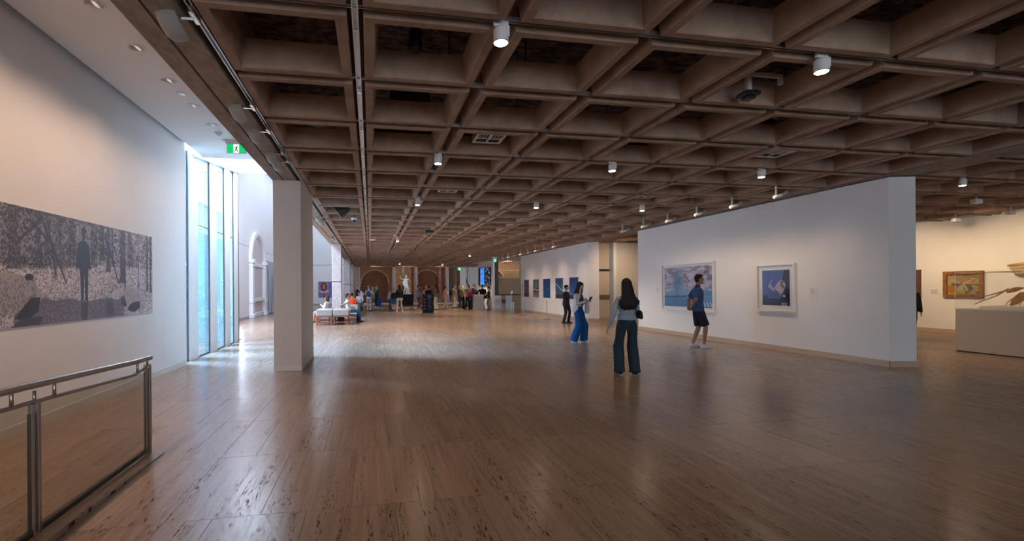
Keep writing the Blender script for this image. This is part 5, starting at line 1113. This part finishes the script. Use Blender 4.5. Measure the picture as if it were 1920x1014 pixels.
pf('large man in a black coat and black trousers right of the plinth', 7.95, 32.8, 10, h=1.76, female=False, hair=(.03, .025, .02), top=(.006, .006, .010), tstyle='coat', topz=.8, low=(.006, .006, .01), arms=('reach', 'bag'), build=1.15, extra=tote((.02, .02, .025), (.2, .12, .22), .88, .26), shoe=(.2, .2, .2))
pf('bearded man with reddish hair behind the man in the black coat', 7.95, 35.6, 160, h=1.82, female=False, hair=(.05, .03, .02), top=(.02, .02, .03), low=(.02, .02, .02), skin=(.45, .2, .13))
pf('woman in a black top and khaki trousers standing alone near the screen wall', 8.12, 31.6, 80, h=1.62, hair=(.012, .01, .01), hstyle='tail', top=(.012, .012, .014), low=(.20, .15, .11), arms=('bag', 'bag'), shoe=(.03, .01, .02), extra=tote((.02, .015, .015), (.22, .1, .26), .95, -.2), flare=1.1)
# plinth with the dark curved sculpture
t = thing('exhibit_plinth', 'pale square plinth with visitors around it', 'plinth', (7.52, 32.25, 0)); obj('block', MB().box(-.33, .33, -.3, .3, 0, 1.04, .006), pedestal, t); obj('top_plate', MB().box(-.34, .34, -.31, .31, 1.04, 1.06), white, t)
tag(obj('curved_horn', MB().loft([(7.3, 33.6, 1.06), (7.22, 33.6, 1.5), (6.98, 33.6, 1.95), (6.93, 33.6, 2.3)], [.07, .07, .045, .008], seg=12).cyl((7.3, 33.6, 0), (7.3, 33.6, 1.1), .09, 14), blackbr, smooth=50), 'tall dark curved horn-like sculpture rising behind the crowd', 'sculpture')
tag(obj('blue_bag', MB().loft([(.75, 42.6, 0), (.75, 42.6, .05), (.75, 42.6, .5), (.75, 42.6, .68)], [(.2, .12), (.24, .15), (.26, .16), (.2, .12)], seg=18), cloth((.01, .06, .30), .5), smooth=50), 'bright blue upright bin beside the blonde woman', 'bin')
# statue
PL = thing('statue_plinth', 'black rectangular plinth under the white statue', 'plinth', (3.25, 43.2, 0)); obj('block', MB().box(-.62, .62, -.5, .5, .0, 1.0, .01), blackbr, PL); obj('foot', MB().box(-.6, .6, -.48, .48, 0, .03), blackm, PL)
SKIN[(.8, .81, .84)] = marble; HAIRM[(.8, .81, .84)] = marble; CM[(.8, .81, .84)] = marble
ST = person('white marble statue of a striding figure with one arm raised, on the black plinth', 3.2, 43.2, -160, 1.74, False, skin=(.8, .81, .84), hair=(.8, .81, .84), hstyle='short', tstyle='', lstyle='', shoe=(.8, .81, .84), arms=(((-.16, .02, -.20), (.02, .20, -.06)), ((.24, .06, -.04), (.36, .10, .17))), feet=((-.26, .10, .07), (.16, -.10, .07)), twist=-14, lean=.05, build=1.18, z=1.0, head=25, group=None, vox=.016)['T']
for ch in list(ST.children):
    if ch.name.startswith('eyes') or ch.name.startswith('mouth'): bpy.data.objects.remove(ch)
ST.name = 'marble_statue'; ST['category'] = 'statue'
obj('drapery', MB().loft([(-.05, .0, 1.35), (.10, -.14, 1.15), (.08, -.12, .9), (-.02, .1, .78), (-.14, .14, .55), (-.1, -.05, .08)], [(.12, .06), (.16, .08), (.15, .1), (.16, .12), (.10, .06), (.12, .08)], seg=16), marble, ST, True)
obj('base', MB().box(-.42, .42, -.32, .32, 0, .08, .02), marble, ST)
for ch in ST.children:
    if ch.name.startswith('shoe'): ch.name = 'foot'

# ------------------------------------------------------------------ grey benches and the seated visitors
def bench(x, y_, lab, L=1.4, H=.67):
    t = thing('upholstered_bench', lab, 'bench', (x, y_, 0), 0, 'grey upholstered benches')
    obj('cushion', MB().box(-.33, .33, 0, L, .38, H, .03), upholst, t, 40)
    fr = MB().box(-.33, .33, .0, L, .34, .38, .004); obj('seat_frame', fr, wood, t)
    for a in (-.29, .29):
        for c in (.03, L - .03): obj('leg', MB().box(a - .025, a + .025, c - .025, c + .025, 0, .34, .004), wood, t)
    for c in (.03, L - .03): obj('stretcher', MB().box(-.265, .265, c - .015, c + .015, .10, .14), wood, t)
    for a in (-.29, .29): obj('stretcher', MB().box(a - .015, a + .015, .055, L - .055, .10, .14), wood, t)
    return t
bench(-1.93, 20.45, 'left of the two near grey benches on red timber legs', 1.2); bench(-1.24, 20.45, 'right of the two near grey benches, beside the white shirted visitor', 1.0)
bench(-.93, 21.56, 'low grey seat behind the right near bench, under the white shirted visitor', 1.0, .44); bench(-2.12, 21.75, 'low grey seat behind the left near bench, under the visitor with the phone', .9, .44)
bench(-1.05, 27.6, 'grey bench further back under the visitor in orange', .9, .44); bench(-1.0, 26.2, 'grey block bench just in front of the orange top', .9)
tag(obj('dark_bag', MB().box(-1.42, -1.16, 20.95, 21.1, .0, .33, .03), cloth((.03, .035, .04))), 'dark bag on the floor under the right near bench', 'bag')
GS = 'visitors seated on the grey benches'
person('seated visitor in a white shirt and blue jeans, arm stretched along the bench', -.98, 22.05, -78, 1.70, False, hair=(.03, .02, .016), hstyle='short', top=(.66, .66, .72), topz=.90, tstyle='short', low=(.02, .08, .20), seat=.53, feet=((-.12, .44, .0), (.12, .48, 0)), arms=('lap', ((.12, -.20, -.12), (.18, -.46, -.22))), lean=-.15, group=GS, shoe=(.10, .03, .02), vox=.014)
person('seated visitor in pale clothes lying back with a dark phone, left on the benches', -2.1, 22.2, 75, 1.60, True, hair=(.02, .015, .012), hstyle='bob', top=(.66, .64, .68), low=(.5, .3, .3), seat=.54, feet=((-.12, .5, .0), (.10, .46, .0)), arms=('phone', 'lap'), lean=-.35, group=GS, shoe=(.05, .05, .05), vox=.016)
person('seated visitor in an orange top behind the white shirted one', -1.05, 28.05, -20, 1.66, False, hair=(.015, .012, .01), hstyle='short', top=(.80, .07, .015), low=(.3, .28, .25), seat=.54, feet=((-.12, .50, 0), (.12, .50, 0)), arms=('lap', 'lap'), lean=-.05, group=GS, vox=.016)
person('dark haired seated visitor in a pale top right of the orange one', -.62, 29.9, 160, 1.66, False, hair=(.012, .01, .01), hstyle='short', top=(.42, .42, .5), low=(.1, .1, .12), seat=.64, feet=((-.12, .50, 0), (.12, .50, 0)), arms=('phone', 'phone'), lean=.25, nod=-.3, group=GS, vox=.016)
t = thing('low_stool', 'small dark stool under the seated visitor in the pale top', 'stool', (-.62, 29.95, 0)); obj('seat', MB().box(-.25, .25, -.22, .22, .44, .54, .02), upholst, t)
for a in (-.2, .2):
    for c in (-.18, .18): obj('leg', MB().box(a - .02, a + .02, c - .02, c + .02, 0, .44), wood, t)
